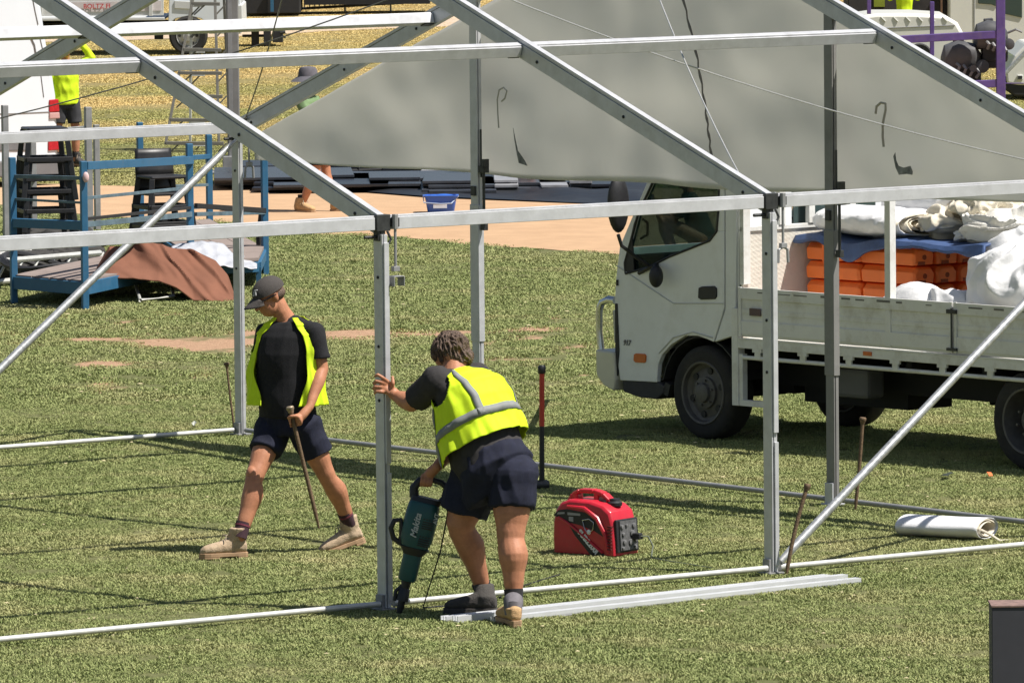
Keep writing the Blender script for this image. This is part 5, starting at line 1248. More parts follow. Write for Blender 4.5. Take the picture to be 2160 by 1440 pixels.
heap('plastic_sheet', 'crumpled white plastic sheet slumped over the tail end of the barriers', 'sheet', WCAN, [(TP(2.76, 1.0, 1.28), (.42, .60, .36), TU + ZU * -.25, ZU), (TP(3.05, .7, 1.22), (.60, .60, .40), TU, ZU), (TP(3.5, .8, 1.22), (.7, .6, .42), TU, ZU), (TP(2.42, .40, 1.0), (.34, .30, .20), TU, ZU)], .075, 2.1, .012, 1.0, sm=4, seed=14)
heap('plastic_sheet', 'small rounded white sheet lying behind the tray side by the load post', 'sheet', WCAN, [(TP(2.02, .36, 1.06), (.34, .20, .22), TU, ZU)], .02, 3, .012, 1.0, sm=6, seed=21)

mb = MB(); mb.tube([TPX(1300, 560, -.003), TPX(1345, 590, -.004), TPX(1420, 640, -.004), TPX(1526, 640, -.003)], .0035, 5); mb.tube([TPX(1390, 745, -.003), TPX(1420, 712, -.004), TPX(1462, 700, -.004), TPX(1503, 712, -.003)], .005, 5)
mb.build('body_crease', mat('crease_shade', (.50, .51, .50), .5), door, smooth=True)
for y_ in (590, 690):
    mb = MB(); mb.tube([TPX(1302, y_, -.006), TPX(1302, y_ + 12, -.006)], .010, 6); mb.build('hinge', BLKP, truck, smooth=True)
mb = MB(); slab(mb, [(1400, 806), (1392, 830), (1404, 836), (1410, 812)], .02, .24); mb.build('mud_flap', BLACK, truck)

# ------------------------------------------------------------------ background
BLUE = mat('blue_paint', (.028, .125, .235), .5, .1, .15, 8, dirt=(.08, .10, .12), dscale=8, damt=.5)
DECK = mat('deck_ply', (.24, .19, .165), .85, 0, .25, 5, dirt=(.12, .10, .09), dscale=5, damt=.6)
VANW = mat('van_white', (.68, .72, .76), .35, 0, .02, 2, coat=.3)
def vert(px, foot):                # a point straight above the ground point seen at 'foot', at photo height px[1]
    g = G(*foot); return AY(px[0], px[1], g.y)
def simple_person(label, foot, H, face, hair=True, shirt=None, shorts=None, bootm=None, hat=None, spread=.13, lean=0.0, arm_l=None, arm_r=None, sleeve=.55, shades=False, yoff=(0, 0)):
    g = G(*foot); t = thing('person', label, 'person', tuple(g)); f = Vector((cos(face), sin(face), 0)); s_ = ZU.cross(f); k = H / 1.78
    def P(a, b_, z): return g + f * (a * k) + s_ * (b_ * k) + ZU * (z * k)
    mb = MB()
    hc = P(.03 + lean, 0, 1.66); ball(mb, hc, (.10 * k, .078 * k, .115 * k), f, ZU); ball(mb, P(.07 + lean, 0, 1.60), (.06 * k, .055 * k, .07 * k), f, ZU); ball(mb, P(.135 + lean, 0, 1.64), (.018, .014, .02), f, ZU); limb(mb, [P(.0 + lean * .8, 0, 1.44), P(.02 + lean, 0, 1.6)], [.06 * k, .055 * k])
    loft(mb, [(P(0, 0, .86), s_, f, .15 * k, .11 * k), (P(0, 0, 1.0), s_, f, .16 * k, .12 * k), (P(lean * .5, 0, 1.25), s_, f, .17 * k, .12 * k), (P(lean * .8, 0, 1.40), s_, f, .17 * k, .10 * k), (P(lean * .8, 0, 1.47), s_, f, .08 * k, .06 * k)], 18)
    sh = {}
    for sg, arm in ((1, arm_l), (-1, arm_r)):
        S0 = P(lean * .8, sg * .19, 1.40); E0, W0 = (arm or ((.02, .25, 1.12), (.10, .26, .86))); E0 = P(E0[0], sg * E0[1], E0[2]); W0 = P(W0[0], sg * W0[1], W0[2]); sh[sg] = (S0, E0, W0)
        limb(mb, [S0, E0], [.055 * k, .042 * k]); limb(mb, [E0, W0], [.042 * k, .028 * k]); ball(mb, W0 + (W0 - E0).normalized() * .07, (.08 * k, .035 * k, .02 * k), W0 - E0, s_)
        hp = P(0, sg * .09, .90); kn = P(.03 + yoff[0] * .5 * sg, sg * spread, .50); an = P(yoff[1] * sg, sg * spread, .10)
        limb(mb, [hp, kn], [.085 * k, .060 * k]); limb(mb, [kn, kn.lerp(an, .35) - f * .015, an], [.058 * k, .062 * k, .04 * k])
        boot(t, P(-.09 + yoff[1] * sg, sg * spread, .008), f + s_ * (.25 * sg), ZU, bootm or TANB, TAN_S, an + ZU * .03, .29, rise=.17)
        m2 = MB(); m2.tube([an + ZU * .03, an + ZU * .12], [.05 * k, .05 * k], 12); m2.build('sock', SOCKB, t, smooth=True)
    blob('body', mb, SKIN, t, .011, 3)
    mb = MB(); loft(mb, [(P(0, 0, .88), s_, f, .19 * k, .15 * k), (P(0, 0, 1.0), s_, f, .185 * k, .145 * k), (P(lean * .5, 0, 1.25), s_, f, .19 * k, .14 * k), (P(lean * .8, 0, 1.41), s_, f, .19 * k, .12 * k), (P(lean * .8, 0, 1.485), s_, f, .09 * k, .075 * k)], 20)
    for sg in (1, -1):
        S0, E0, W0 = sh[sg]; limb(mb, [S0, S0.lerp(E0, .4)], [.075 * k, .066 * k]); mb.tube([S0, S0.lerp(E0, sleeve)] if sleeve < 1 else [S0, E0, E0.lerp(W0, .9)], [.07 * k, .062 * k] if sleeve < 1 else [.07 * k, .058 * k, .045 * k], 14)
        if sleeve >= 1: limb(mb, [S0, E0, E0.lerp(W0, .85)], [.07 * k, .058 * k, .046 * k])
    blob('shirt', mb, shirt or HIVIS, t, .011, 3, folds(.01, 12, .5, H))
    mb = MB(); loft(mb, [(P(0, 0, .82), s_, f, .165 * k, .125 * k), (P(0, 0, .97), s_, f, .178 * k, .135 * k)], 20)
    for sg in (1, -1):
        hp = P(0, sg * .09, .90); kn = P(.03 + yoff[0] * .5 * sg, sg * spread, .50); ball(mb, hp, (.11 * k,) * 3); mb.tube([hp, hp.lerp(kn, .72)], [.112 * k, .10 * k], 16)
    blob('shorts', mb, shorts or NAVY, t, .011, 3, folds(.008, 12, .5, 1))
    if hat is None:
        mb = MB(); ball(mb, hc + ZU * .02 * k - f * .015, (.11 * k, .088 * k, .115 * k), f, ZU); blob('hair', mb, HAIR, t, .011, 1)
    else:
        mb = MB(); mb.lathe([(.20, -.045), (.195, -.04), (.115, .015), (.112, .03), (.105, .085), (.085, .115), (.03, .125)], hc + ZU * .045, (0, 0, 1), 24)
        mb.build('hat', hat, t, smooth=True)
    if shades:
        mb = MB()
        for sg in (1, -1): ball(mb, P(.125, sg * .032, 1.675), (.012, .028, .018), f, ZU)
        mb.build('sunglasses', BLKP, t, smooth=True)
    return t
simple_person('man in yellow top and dark shorts standing behind the white van, one arm raised', (141, 352), 1.62, radians(-75), shorts=mat('charcoal_cloth', (.035, .035, .04), .9), bootm=GREYB, shades=True,
              arm_l=((.05, .36, 1.52), (.02, .20, 1.76)), sleeve=1.0)
simple_person('man in grey bucket hat whose tan boots show below the hanging canvas sheet', (674, 449), 1.60, radians(-25), shirt=mat('green_shirt', (.14, .22, .10), .85), shorts=NAVY, hat=mat('grey_hat', (.10, .095, .11), .9, 0, .2, 30), spread=.10, lean=-.17, yoff=(.05, .20))
simple_person('person in black trousers and boots standing on the dark sheeting behind the canvas', (1108, 386), 1.75, radians(-10), shirt=SHIRT, shorts=SHIRT, bootm=GREYB, spread=.10, yoff=(.0, .10))

# white van
vf = G(-60, 398); VY = vf.y
van = thing('white_van', 'tall white van at the left edge with a red tail light at its rear corner', 'van', tuple(vf))
VN = Vector((.62, -.785, 0)).normalized(); VC = G(125, 392)
def VP(x, y, d=0.0): return AP(x, y, VC, VN) - VN * d
def vslab(mb, px, d0, d1, taper=0.0):
    pts = [VP(x, y) for x, y in px]; n = len(pts); o = len(mb.v); cz = 0
    mb.v += [tuple(p - VN * d0) for p in pts] + [tuple(p - VN * d1) for p in pts]
    mb.f += [tuple(o + i for i in range(n)), tuple(o + i for i in range(2 * n - 1, n - 1, -1))] + [(o + i, o + (i + 1) % n, o + n + (i + 1) % n, o + n + i) for i in range(n)]
    return mb
mb = MB(); vslab(mb, [(-760, 350), (-760, 190), (-690, 160), (-600, 20), (-540, -55), (-440, -80), (40, -85), (72, -60), (88, 0), (101, 90), (113, 150), (121, 200), (125, 290), (126, 330), (118, 352)], 0, 1.95); body = mb.build('body', VANW, van, bevel=.07, smooth=True)
mb = MB(); mb.tube([VP(68, -6, -.004), VP(74, 25, -.004), VP(80, 52, -.004)], .006, 6); mb.tube([VP(30, 66, -.006), VP(50, 69, -.006), VP(64, 78, -.006), VP(72, 95, -.006), VP(76, 118, -.006)], .010, 6); mb.tube([VP(84, 80, -.004), VP(90, 105, -.004)], .005, 6)
mb.tube([VP(-400, 238, -.004), VP(20, 240, -.004), VP(104, 236, -.004)], .006, 6); mb.tube([VP(85, 150, -.004), VP(92, 205, -.004)], .005, 6); mb.build('panel_seam', mat('seam_grey', (.22, .22, .22), .6), body, smooth=True)
REDL = mat('red_lens', (.42, .012, .02), .25, 0, .15, 20, coat=.3)
mb = MB(); vslab(mb, [(103, 211), (122, 209), (124, 236), (103, 237)], -.02, .2); vslab(mb, [(101, 297), (126, 296), (127, 316), (101, 318)], -.02, .2); tl = mb.build('tail_light', REDL, van, bevel=.01)
mb = MB(); vslab(mb, [(103, 238), (124, 237), (125, 250), (103, 251)], -.02, .2); mb.build('reverse_lens', mat('pink_lens', (.50, .30, .28), .3), tl, bevel=.01)
mb = MB(); vslab(mb, [(-200, 342), (127, 338), (130, 372), (-200, 378)], -.04, 1.98); mb.build('bumper', mat('bumper_grey', (.14, .14, .145), .6), van, bevel=.02)
mb = MB(); vslab(mb, [(-200, 300), (60, 296), (60, 318), (-200, 320)], -.015, .1); mb.build('side_trim', mat('bumper_grey', (.14, .14, .145), .6), van, bevel=.01)
for x in (-600, -75):
    c = VP(x, 345, .0); VY = c.y; mb = MB(); mb.lathe([(.2, 0), (.31, -.01), (.33, .02), (.33, .2), (.2, .21)], Vector((c.x, VY, .33)) + VN * .01, -VN, 28, True); w = mb.build('wheel', TYRE, van, smooth=True)
    mb = MB(); mb.lathe([(.205, 0), (.16, .03), (.05, .0), (.002, -.01)], Vector((c.x, VY, .33)) + VN * .01, -VN, 24, True); mb.build('rim', GALV, w, smooth=True)

# parked flatbed truck at the top left
FY = G(397, 116).y
def FP(x, y, d=0.0): return AY(x, y, FY + d)
def fslab(mb, px, d0, d1):
    pts = [FP(x, y) for x, y in px]; n = len(pts); o = len(mb.v)
    mb.v += [tuple(p + Vector((0, d0, 0))) for p in pts] + [tuple(p + Vector((0, d1, 0))) for p in pts]
    mb.f += [tuple(o + i for i in range(n)), tuple(o + i for i in range(2 * n - 1, n - 1, -1))] + [(o + i, o + (i + 1) % n, o + n + (i + 1) % n, o + n + i) for i in range(n)]
    return mb
ft = thing('flatbed_truck', 'white flatbed truck with red lettering on its tray side, parked at the top left', 'truck', tuple(G(300, 116)))
TRS = mat('tray_pale', (.56, .57, .56), .5, 0, .08, 3, dirt=(.36, .34, .30), dscale=3, damt=.4)
mb = MB(); fslab(mb, [(-160, 36), (345, 33), (345, -16), (-160, -12)], 0, .06); fslab(mb, [(-160, 46), (347, 43), (347, 37), (-160, 40)], -.06, 2.2); tr_ = mb.build('tray', TRS, ft, bevel=.008)
for k in (0, 1, 2, 4):
    mb = MB(); x = -150 + k * 116; fslab(mb, [(x, 34), (x + 8, 34), (x + 8, -14), (x, -13)], -.04, 0); mb.build('stake', TRS, tr_, bevel=.004)
mb = MB(); fslab(mb, [(147, 26), (340, 23), (340, 2), (147, 5)], -.012, 0); mb.build('name_board', mat('pale_pink_board', (.60, .55, .55), .6), tr_)
lettering('BOLTZ FL', 14 / 122, FP(206, 14, -.03), (1, 0, .005), ZU, mat('red_print', (.50, .06, .06), .6), tr_, bold=.002)
mb = MB(); fslab(mb, [(-160, 52), (360, 50), (360, 74), (-160, 78)], .4, 1.8); fslab(mb, [(325, 62), (343, 62), (343, 84), (325, 84)], .1, .3); mb.build('chassis', mat('chassis_black', (.012, .012, .012), .8), ft)
mb = MB(); fslab(mb, [(355, 50), (359, -60), (500, -60), (505, -20), (508, 12), (508, 72), (440, 72), (438, 55), (425, 40), (398, 34), (370, 40), (357, 52)], 0, 2.0); cab_ = mb.build('cab', VANW, ft, bevel=.05, smooth=True)
mb = MB(); fslab(mb, [(368, 2), (405, 4), (405, 20), (368, 18)], -.02, .05); mb.build('side_locker', TRS, cab_, bevel=.006)
mb = MB(); fslab(mb, [(498, 12), (511, 10), (513, 60), (500, 72)], -.05, 1.9); mb.build('bumper', TRS, ft, bevel=.02)
for x in (397, 20):
    c = Vector((FP(x, 83).x, FY - .02, .335)); mb = MB(); mb.lathe([(.20, 0), (.30, -.01), (.335, .02), (.335, .24), (.2, .26)], c, (0, 1, 0), 32, True); w = mb.build('wheel', TYRE, ft, smooth=True)
    mb = MB(); mb.lathe([(.205, -.01), (.19, .05), (.11, .02), (.09, -.03), (.002, -.04)], c, (0, 1, 0), 28, True); r = mb.build('rim', mat('pale_rim', (.45, .45, .43), .5, .2, .1, 10), w, smooth=True)
    for k in range(6):
        a = k * pi / 3; mb = MB(); mb.lathe([(.028, 0), (.028, .01)], c + Vector((cos(a) * .15, .02, sin(a) * .15)), (0, 1, 0), 10); mb.build('hand_hole', BLACK, r)
mach = thing('towed_machine', 'black machine with hoses standing beside the parked flatbed truck', 'machine', tuple(G(560, 98)))
MY = G(560, 99).y
def mslab(mb, Y, x0, y0, x1, y1, d0, d1):
    a = AY(x0, y1, Y); b_ = AY(x1, y0, Y); return mb.bb(a.x, b_.x, Y + d0, Y + d1, a.z, b_.z)
mb = MB(); mslab(mb, MY, 512, 52, 598, 66, 0, 1); mslab(mb, MY, 530, 66, 545, 98, .1, .4); mslab(mb, MY, 556, 60, 570, 97, 0, .4); mslab(mb, MY, 575, 66, 596, 90, .0, .5); mslab(mb, MY, 510, 74, 560, 80, .2, .3); mb.tube([AY(590, 70, MY - .1), AY(602, 68, MY - .1)], .03, 8); mb.tube([AY(592, 75, MY - .1), AY(603, 80, MY - .1)], .02, 8)
mb.build('engine_frame', BLACK, mach, bevel=.02)
# road barrier and black staging at the top
SY = G(720, 34).y
st_ = thing('black_staging', 'low black staging with netting at the top of the view behind the barrier', 'staging', tuple(G(640, 34)))
mb = MB(); mslab(mb, SY, 514, -40, 632, 30, 0, 2); mb.build('skirt', BLACK, st_, bevel=.02)
mb = MB(); mslab(mb, SY, 571, -30, 577, 25, -.1, -.04); mb.build('corner_post', BLUE, st_)
mb = MB(); mslab(mb, SY, 640, -60, 905, 14, .8, 2.4); mb.build('deck', mat('black_deck', (.01, .01, .012), .7), st_)
bar = thing('crowd_barrier', 'grey steel crowd barrier with thin upright bars in front of the black staging', 'barrier', tuple(G(720, 30)))
BY = G(720, 26).y
mb = MB(); a = AY(578, 22, BY); b_ = AY(856, 6, BY); mb.tube([a, b_], .028, 8); mb.tube([a + ZU * 1.0, b_ + ZU * 1.0], .028, 8); mb.build('rail', GALV, bar, smooth=True)
for k in range(27):
    p = a.lerp(b_, k / 26); mb = MB(); mb.tube([p - (ZU * .22 if k % 9 == 5 else ZU * 0), p + ZU * 1.0], .022 if k % 9 == 5 else .012, 6); mb.build('bar', GALV, bar, smooth=True)

# tall grey post
pf_ = G(489, 366); sp = thing('steel_post', 'tall thick grey steel post on a base plate behind the corner of the frame', 'post', tuple(pf_))
mb = MB(); mb.box(pf_ + ZU * 2.1 + Vector((.03, 0, 0)), (.155, .10, 4.2)); mb.build('shaft', ALU_G, sp, bevel=.012)
mb = MB(); mb.box(pf_ + ZU * 2.1 + Vector((-.0, -.056, 0)), (.05, .012, 4.2)); mb.build('track', ALU_D, sp)
mb = MB(); mb.box(pf_ + ZU * .02, (.5, .45, .03)); mb.box(pf_ + Vector((0, -.02, .12)), (.22, .16, .2)); mb.build('base_plate', ALU_D, sp, bevel=.01)

# step ladder
LY = G(420, 318).y; lad = thing('step_ladder', 'tall aluminium step ladder standing open on the dry grass beyond the frame', 'ladder', tuple(G(420, 318)))
LAD = mat('ladder_grey', (.17, .16, .14), .6, .2, .15, 10); LADW = mat('ladder_pale', (.66, .66, .64), .45, .2, .06, 10)
def la(x, y, d): return AY(x, y, LY + d)
for x0, x1, m_, d0, d1 in ((418, 349, LAD, .1, -.35), (452, 462, LAD, .1, -.35), (404, 401, LADW, .15, .45), (470, 486, LAD, .15, .45)):
    mb = MB(); mb.beam(la(x0, -60, d0), la(x1, 305, d1), .035, .07, (0, 1, 0)); mb.build('rail', m_, lad, bevel=.004)
for k, y in enumerate((8, 56, 105, 154, 203, 253, 302)):
    t = (y + 60) / 365; xl = 418 + (349 - 418) * t; xr = 452 + (462 - 452) * t; dl = .1 - .45 * t
    mb = MB(); mb.beam(la(xl, y, dl), la(xr + 10, y + 1, dl), .08, .045); mb.build('tread', LAD, lad, bevel=.004)
    mb = MB(); mb.beam(la(404, y + 3, .2), la(432, y + 3, .2), .07, .05); mb.build('back_tread', LADW, lad, bevel=.004)
    mb = MB(); mb.beam(la(xl + 4, y + 24, dl), la(xl + 30, y, dl), .02, .03, (0, 1, 0)); mb.beam(la(455, y + 24, dl), la(478, y, dl), .02, .03, (0, 1, 0)); mb.beam(la(404, y + 24, .2), la(424, y + 3, .2), .02, .03, (0, 1, 0)); o = mb.build('brace', LAD, lad); o['kind'] = 'stuff'

# blue stillages
def stillage(label, corners, tops, rails, deck=True, base=.20, dz=.12):
    C = [G(*c) for c in corners]; t = thing('stillage', label, 'stillage', tuple(C[0]), 0, 'blue steel stillages')
    Hs = [(AY(c[0], ty, g.y).z if ty is not None else base + .12) for c, ty, g in zip(corners, tops, C)]
    for g, h_ in zip(C, Hs): mb = MB(); mb.box(g + ZU * (h_ / 2), (.062, .062, h_), Matrix.Rotation(.35, 3, 'Z')); mb.build('post', BLUE, t, bevel=.006)
    n = len(C)
    for i in range(n): mb = MB(); mb.beam(C[i] + ZU * base, C[(i + 1) % n] + ZU * base, .05, dz); mb.build('base_beam', BLUE, t, bevel=.004)
    if deck:
        for k in range(4):
            a = C[0].lerp(C[1], k / 4 + .005); b_ = C[0].lerp(C[1], (k + 1) / 4 - .005); c = C[3].lerp(C[2], (k + 1) / 4 - .005); d = C[3].lerp(C[2], k / 4 + .005)
            mb = MB(); z = base + dz / 2 - .012; mb.v = [tuple(p + ZU * z) for p in (a, b_, c, d)] + [tuple(p + ZU * (z + .028)) for p in (a, b_, c, d)]
            mb.f = [(0, 1, 2, 3), (4, 7, 6, 5), (0, 4, 5, 1), (1, 5, 6, 2), (2, 6, 7, 3), (3, 7, 4, 0)]; mb.build('deck_board', DECK, t)
    for (i, y0), (j, y1), w, m_ in rails:
        p = AY(corners[i][0], y0, C[i].y); q = AY(corners[j][0], y1, C[j].y); mb = MB(); mb.beam(p, q, w * .8, w); mb.build('rail', m_, t, bevel=.003)
    return t
BLUED = mat('weathered_blue', (.10, .15, .18), .6, .1, .3, 8)
sa = stillage('blue steel stillage nearest the left edge with a boarded deck and a missing top rail', [(30, 640), (180, 653), (403, 604), (253, 590)], [332, 340, 303, None],
         [((0, 372), (1, 376), .035, BLUED), ((0, 470), (1, 476), .085, BLUE), ((1, 350), (2, 338), .075, BLUE), ((1, 418), (2, 396), .03, BLUED), ((1, 474), (2, 452), .05, BLUED), ((1, 462), (2, 438), .03, BLACK)])
sb = stillage('blue steel stillage standing farther right, its corner post beside the frame corner', [(413, 600), (560, 580), (443, 516), (298, 528)], [None, 336, 284, 258],
         [((3, 340), (2, 330), .05, BLUE), ((3, 395), (2, 390), .03, BLUED), ((0, 434), (1, 444), .05, BLACK), ((0, 452), (1, 448), .04, BLUED), ((3, 446), (2, 436), .03, BLUED)])
tg = MB(); p = AY(181, 374, G(180, 653).y - .05); ball(tg, p, (.03, .02, .05)); tg.build('paper_tag', mat('tag_pink', (.65, .45, .45), .8), sa, smooth=True)
# grey rack
def rpost(t, x, y0, foot, w, m_=ALU_D):
    g = G(*foot); z = AY(x, y0, g.y).z; gg = AY(x, foot[1], g.y); mb = MB(); mb.box(Vector((gg.x, g.y, z / 2)), (w, w, z), Matrix.Rotation(.4, 3, 'Z')); mb.build('post', m_, t, bevel=.004)
rk = thing('steel_rack', 'grey galvanised rack frame standing between the white van and the blue stillages', 'rack', tuple(G(190, 500)))
rpost(rk, 14, 222, (14, 505), .065); rpost(rk, 189, 226, (189, 500), .07); rpost(rk, 206, 263, (206, 485), .06); rpost(rk, 72, 300, (72, 490), .06)
mb = MB(); mb.beam(AY(16, 284, G(14, 505).y), AY(186, 270, G(189, 500).y), .04, .05); mb.beam(AY(14, 380, G(14, 505).y), AY(72, 378, G(72, 490).y), .04, .05); mb.build('cross_rail', GALV, rk, bevel=.003)
# black stacked stools
PLB = mat('black_moulded_plastic', (.016, .016, .017), .42, 0, .15, 10, dirt=(.05, .048, .045), dscale=6, damt=.3)
def bar_stool(label, foot, zbase, ang, cat='stool', back=True, legs=True, H=.74):
    g = G(*foot); t = thing('bar_stool', label, cat, (g.x, g.y, zbase), ang, 'stacked black plastic bar stools')
    R = Matrix.Rotation(ang, 3, 'Z'); W = lambda x, y, z: g + R @ Vector((x, y, z)) + ZU * zbase
    mb = MB(); pts = lambda s_, z: [W(x * s_, y * s_, z) for x, y in ((-.21, -.20), (.21, -.20), (.21, .20), (-.21, .20))]
    mb.v = [tuple(p) for p in pts(1, H - .035)] + [tuple(p) for p in pts(1.02, H)]; mb.f = [(0, 1, 2, 3), (4, 7, 6, 5), (0, 4, 5, 1), (1, 5, 6, 2), (2, 6, 7, 3), (3, 7, 4, 0)]; mb.build('seat', PLB, t, bevel=.02)
    for sx_ in (-1, 1):
        for sy_ in (-1, 1): mb = MB(); mb.beam(W(sx_ * .27, sy_ * .25, 0), W(sx_ * .19, sy_ * .18, H - .03), .055, .045, (0, 1, 0)); mb.build('leg', PLB, t, bevel=.006)
    mb = MB()
    for z, s_ in ((.22, .25), (.42, .235)):
        for a, b_ in (((-1, -1), (1, -1)), ((1, -1), (1, 1)), ((-1, 1), (1, 1)), ((-1, -1), (-1, 1))): mb.beam(W(a[0] * s_, a[1] * s_, z), W(b_[0] * s_, b_[1] * s_, z), .03, .045)
    mb.build('foot_rail', PLB, t, bevel=.005)
    if back:
        mb = MB()
        def bk_(u, v): x = -.21 + .42 * u; return W(x * (1 - .06 * v), .20 + .05 * v - .035 * cos((u - .5) * pi), H + .0 + .26 * v)
        mb.grid(12, 6, bk_); mb.build('backrest', PLB, t, smooth=True, solid=.022)
    return t
for k in range(3): bar_stool(['lowest black bar stool of the stack in the left stillage', 'middle black bar stool of the stack in the left stillage', 'topmost black bar stool of the stack in the left stillage'][k], (98, 560), .02 + .33 * k, .25, back=False)
for k in range(2): bar_stool(['lower black bar stool of the pair in the right hand stillage', 'upper black bar stool with curved backrest in the right hand stillage'][k], (345, 556), .0 + .17 * k, .45, back=True)

# cloths, plastic and leftovers on the decks
cb_ = thing('brown_cloth', 'rumpled brown cloth thrown over a heap and spilling onto the grass', 'cloth', tuple(G(360, 635)))
mb = MB(); cY = G(360, 634).y
def CP(x, y, d=0): return AY(x, y, cY + d)
def ccl(u, v):      # u along the heap, v from back to front hem
    x = 205 + 290 * u; top = np.interp(u, (0, .09, .25, .4, .5, .68, .86, .95, 1), (566, 519, 514, 513, 520, 527, 549, 582, 626)); bot = np.interp(u, (0, .2, .45, .58, .70, .85, 1), (588, 590, 592, 608, 634, 638, 636))
    y = top + (bot - top) * max(v - .25, 0) / .75
    d = .55 - .75 * v if v > .25 else .36 + .5 * (.25 - v) / .25
    p = CP(x, y, d); 
    if v < .25: p.z -= (.25 - v) * 1.2
    q = u * 1.0 - v * .35 + .12 * mn.noise(Vector((u * 2.2, v * 2.2, 9)))
    rd_ = .05 * mn.noise(Vector((q * 5, v * 1.1, 2))) + .020 * (1 - 3.2 * min(abs(mn.noise(Vector((q * 4.5, v * .9, 6)))), .4)) + .010 * mn.noise(Vector((q * 14, v * 4, 4)))
    return p + Vector((0, -rd_ * 1.6, rd_ * .55))
mb.grid(110, 50, ccl); mb.build('cloth', mat('brown_cloth', (.185, .082, .052), .9, 0, .12, 4, bump=.3, bscale=120, spec=.15), cb_, smooth=True, solid=.01)
ws_ = thing('plastic_sheet', 'white plastic sheet spread over the deck behind the brown cloth', 'sheet', tuple(G(450, 590)))
mb = MB()
def wps(u, v):
    x = 362 + 180 * u; top = np.interp(u, (0, .3, .55, .75, 1), (516, 508, 512, 535, 552)); bot = np.interp(u, (0, .5, 1), (560, 562, 566)); y = top + (bot - top) * v
    return AY(x, y, cY + 1.9 - 1.0 * v) + Vector((0, 0, .03 * mn.noise(Vector((u * 9, v * 6, 1)))))
mb.grid(50, 20, wps); mb.build('film', mat('plastic_film', (.46, .47, .50), .35, 0, .06, 8, bump=.8, bscale=30), ws_, smooth=True, solid=.006)
dk = thing('stage_deck', 'dark stage deck with blue edge lying behind the brown cloth', 'stage deck', tuple(G(520, 610)))
mb = MB(); q_ = [G(430, 612), G(546, 606), G(560, 574), G(440, 580)]; z0 = .26
mb.v = [tuple(p + ZU * z0) for p in q_] + [tuple(p + ZU * (z0 + .03)) for p in q_]; mb.f = [(0, 1, 2, 3), (4, 7, 6, 5), (0, 4, 5, 1), (1, 5, 6, 2), (2, 6, 7, 3), (3, 7, 4, 0)]; mb.build('deck_top', DECK, dk)
mb = MB(); mb.beam(q_[0] + ZU * .2, q_[1] + ZU * .2, .05, .10); mb.beam(q_[1] + ZU * .2, q_[2] + ZU * .2, .05, .10); mb.build('edge_beam', BLUE, dk, bevel=.004)
for p in q_: mb = MB(); mb.box(p + ZU * .1, (.05, .05, .2)); mb.build('leg', BLUE, dk)
def lrail(label, a, b_, w):
    t = thing('ladder_truss', label, 'truss', tuple(G(*a)), 0, 'aluminium trusses lying behind the stillage'); g0 = G(*a); g1 = G(*b_)
    for k, z in enumerate((.06, w)): mb = MB(); mb.tube([g0 + ZU * z, g1 + ZU * z], .028, 8); mb.build('chord', PIPE, t, smooth=True)
    for k in range(8):
        p = g0.lerp(g1, (k + .5) / 8); q = g0.lerp(g1, (k + 1.2) / 8); mb = MB(); mb.tube([p + ZU * .06, q + ZU * w], .014, 6); mb.build('lacing_bar', PIPE, t, smooth=True)
lrail('pale aluminium truss lying along the ground behind the left stillage', (-60, 612), (212, 588), .26)
lrail('second pale aluminium truss farther back behind the left stillage', (-60, 588), (205, 566), .22)
mb = MB(); cc = G(95, 605) + ZU * .14
for j in range(4): mb.tube([cc + Vector((cos(a) * (.36 + .02 * j), sin(a) * .5, .03 * j + .05 * sin(a * 2 + j) - .05 * cos(a))) for a in np.linspace(0, 2 * pi, 25)], .026, 6)
tag(mb.build('hose_coil', BLACK, None, smooth=True), 'coil of thick black cable hanging over the trusses on the left', 'cable coil')
mb = MB()
for j in range(3): mb.tube([G(100, 560) + Vector((cos(a) * (.35 + .05 * j), sin(a) * .4, .12 + .04 * j + .06 * sin(a * 3 + j))) for a in np.linspace(0, 2 * pi, 22)], .045, 6)
tag(mb.build('dark_netting', mat('dark_cloth', (.035, .033, .03), .9), None, smooth=True), 'bundle of dark rope lying behind the truss and stools', 'rope bundle')

hp_ = heap('dark_cloth', 'heap of dark cloth and netting lying behind the left stillage deck', 'cloth', mat('dark_cloth', (.035, .033, .03), .9), [(G(70, 590) + ZU * .12, (.45, .5, .14), (1, 0, 0), ZU), (G(140, 575) + ZU * .14, (.4, .5, .16), (1, 0, 0), ZU)], .05, 4, .02, 2.0, sm=2, seed=31)
heap('dark_cloth', 'dark bundle on the ground beyond the stool stack on the left', 'cloth', mat('dark_cloth', (.035, .033, .03), .9), [(G(120, 530) + ZU * .1, (.5, .6, .13), (1, 0, 0), ZU)], .05, 4, .02, 2.0, sm=2, seed=33)
# dark sheeting on the path
SH = mat('dark_sheeting', (.018, .019, .022), .42, 0, .3, 3, bump=.5, bscale=5, dirt=(.05, .055, .06), dscale=2, damt=.3, spec=.25)
ds_ = thing('dark_sheeting', 'low spread of black sheeting with stacked dark floor panels on the sandy path', 'sheeting', tuple(G(900, 400)))
def shp(u, v):
    xn = 480 + 900 * u; yn = np.interp(xn, (480, 700, 900, 1200, 1380), (392, 404, 420, 432, 438)); yf = np.interp(xn, (480, 700, 1380), (366, 352, 356))
    g0 = G(xn, yn); g1 = G(xn, yf); p = g0.lerp(g1, v); e = min(v, 1 - v, u * 3, (1 - u) * 3); z = .015 + .05 * min(e * 9, 1) + .03 * mn.noise(Vector((u * 14, v * 3, 0))) * min(e * 9, 1) + .02 * sin(v * 24 + u * 3)
    return p + ZU * max(z, .012)
mb = MB(); mb.grid(120, 40, shp); mb.build('film', SH, ds_, smooth=True, fixn=False)
rr_ = random.Random(5)
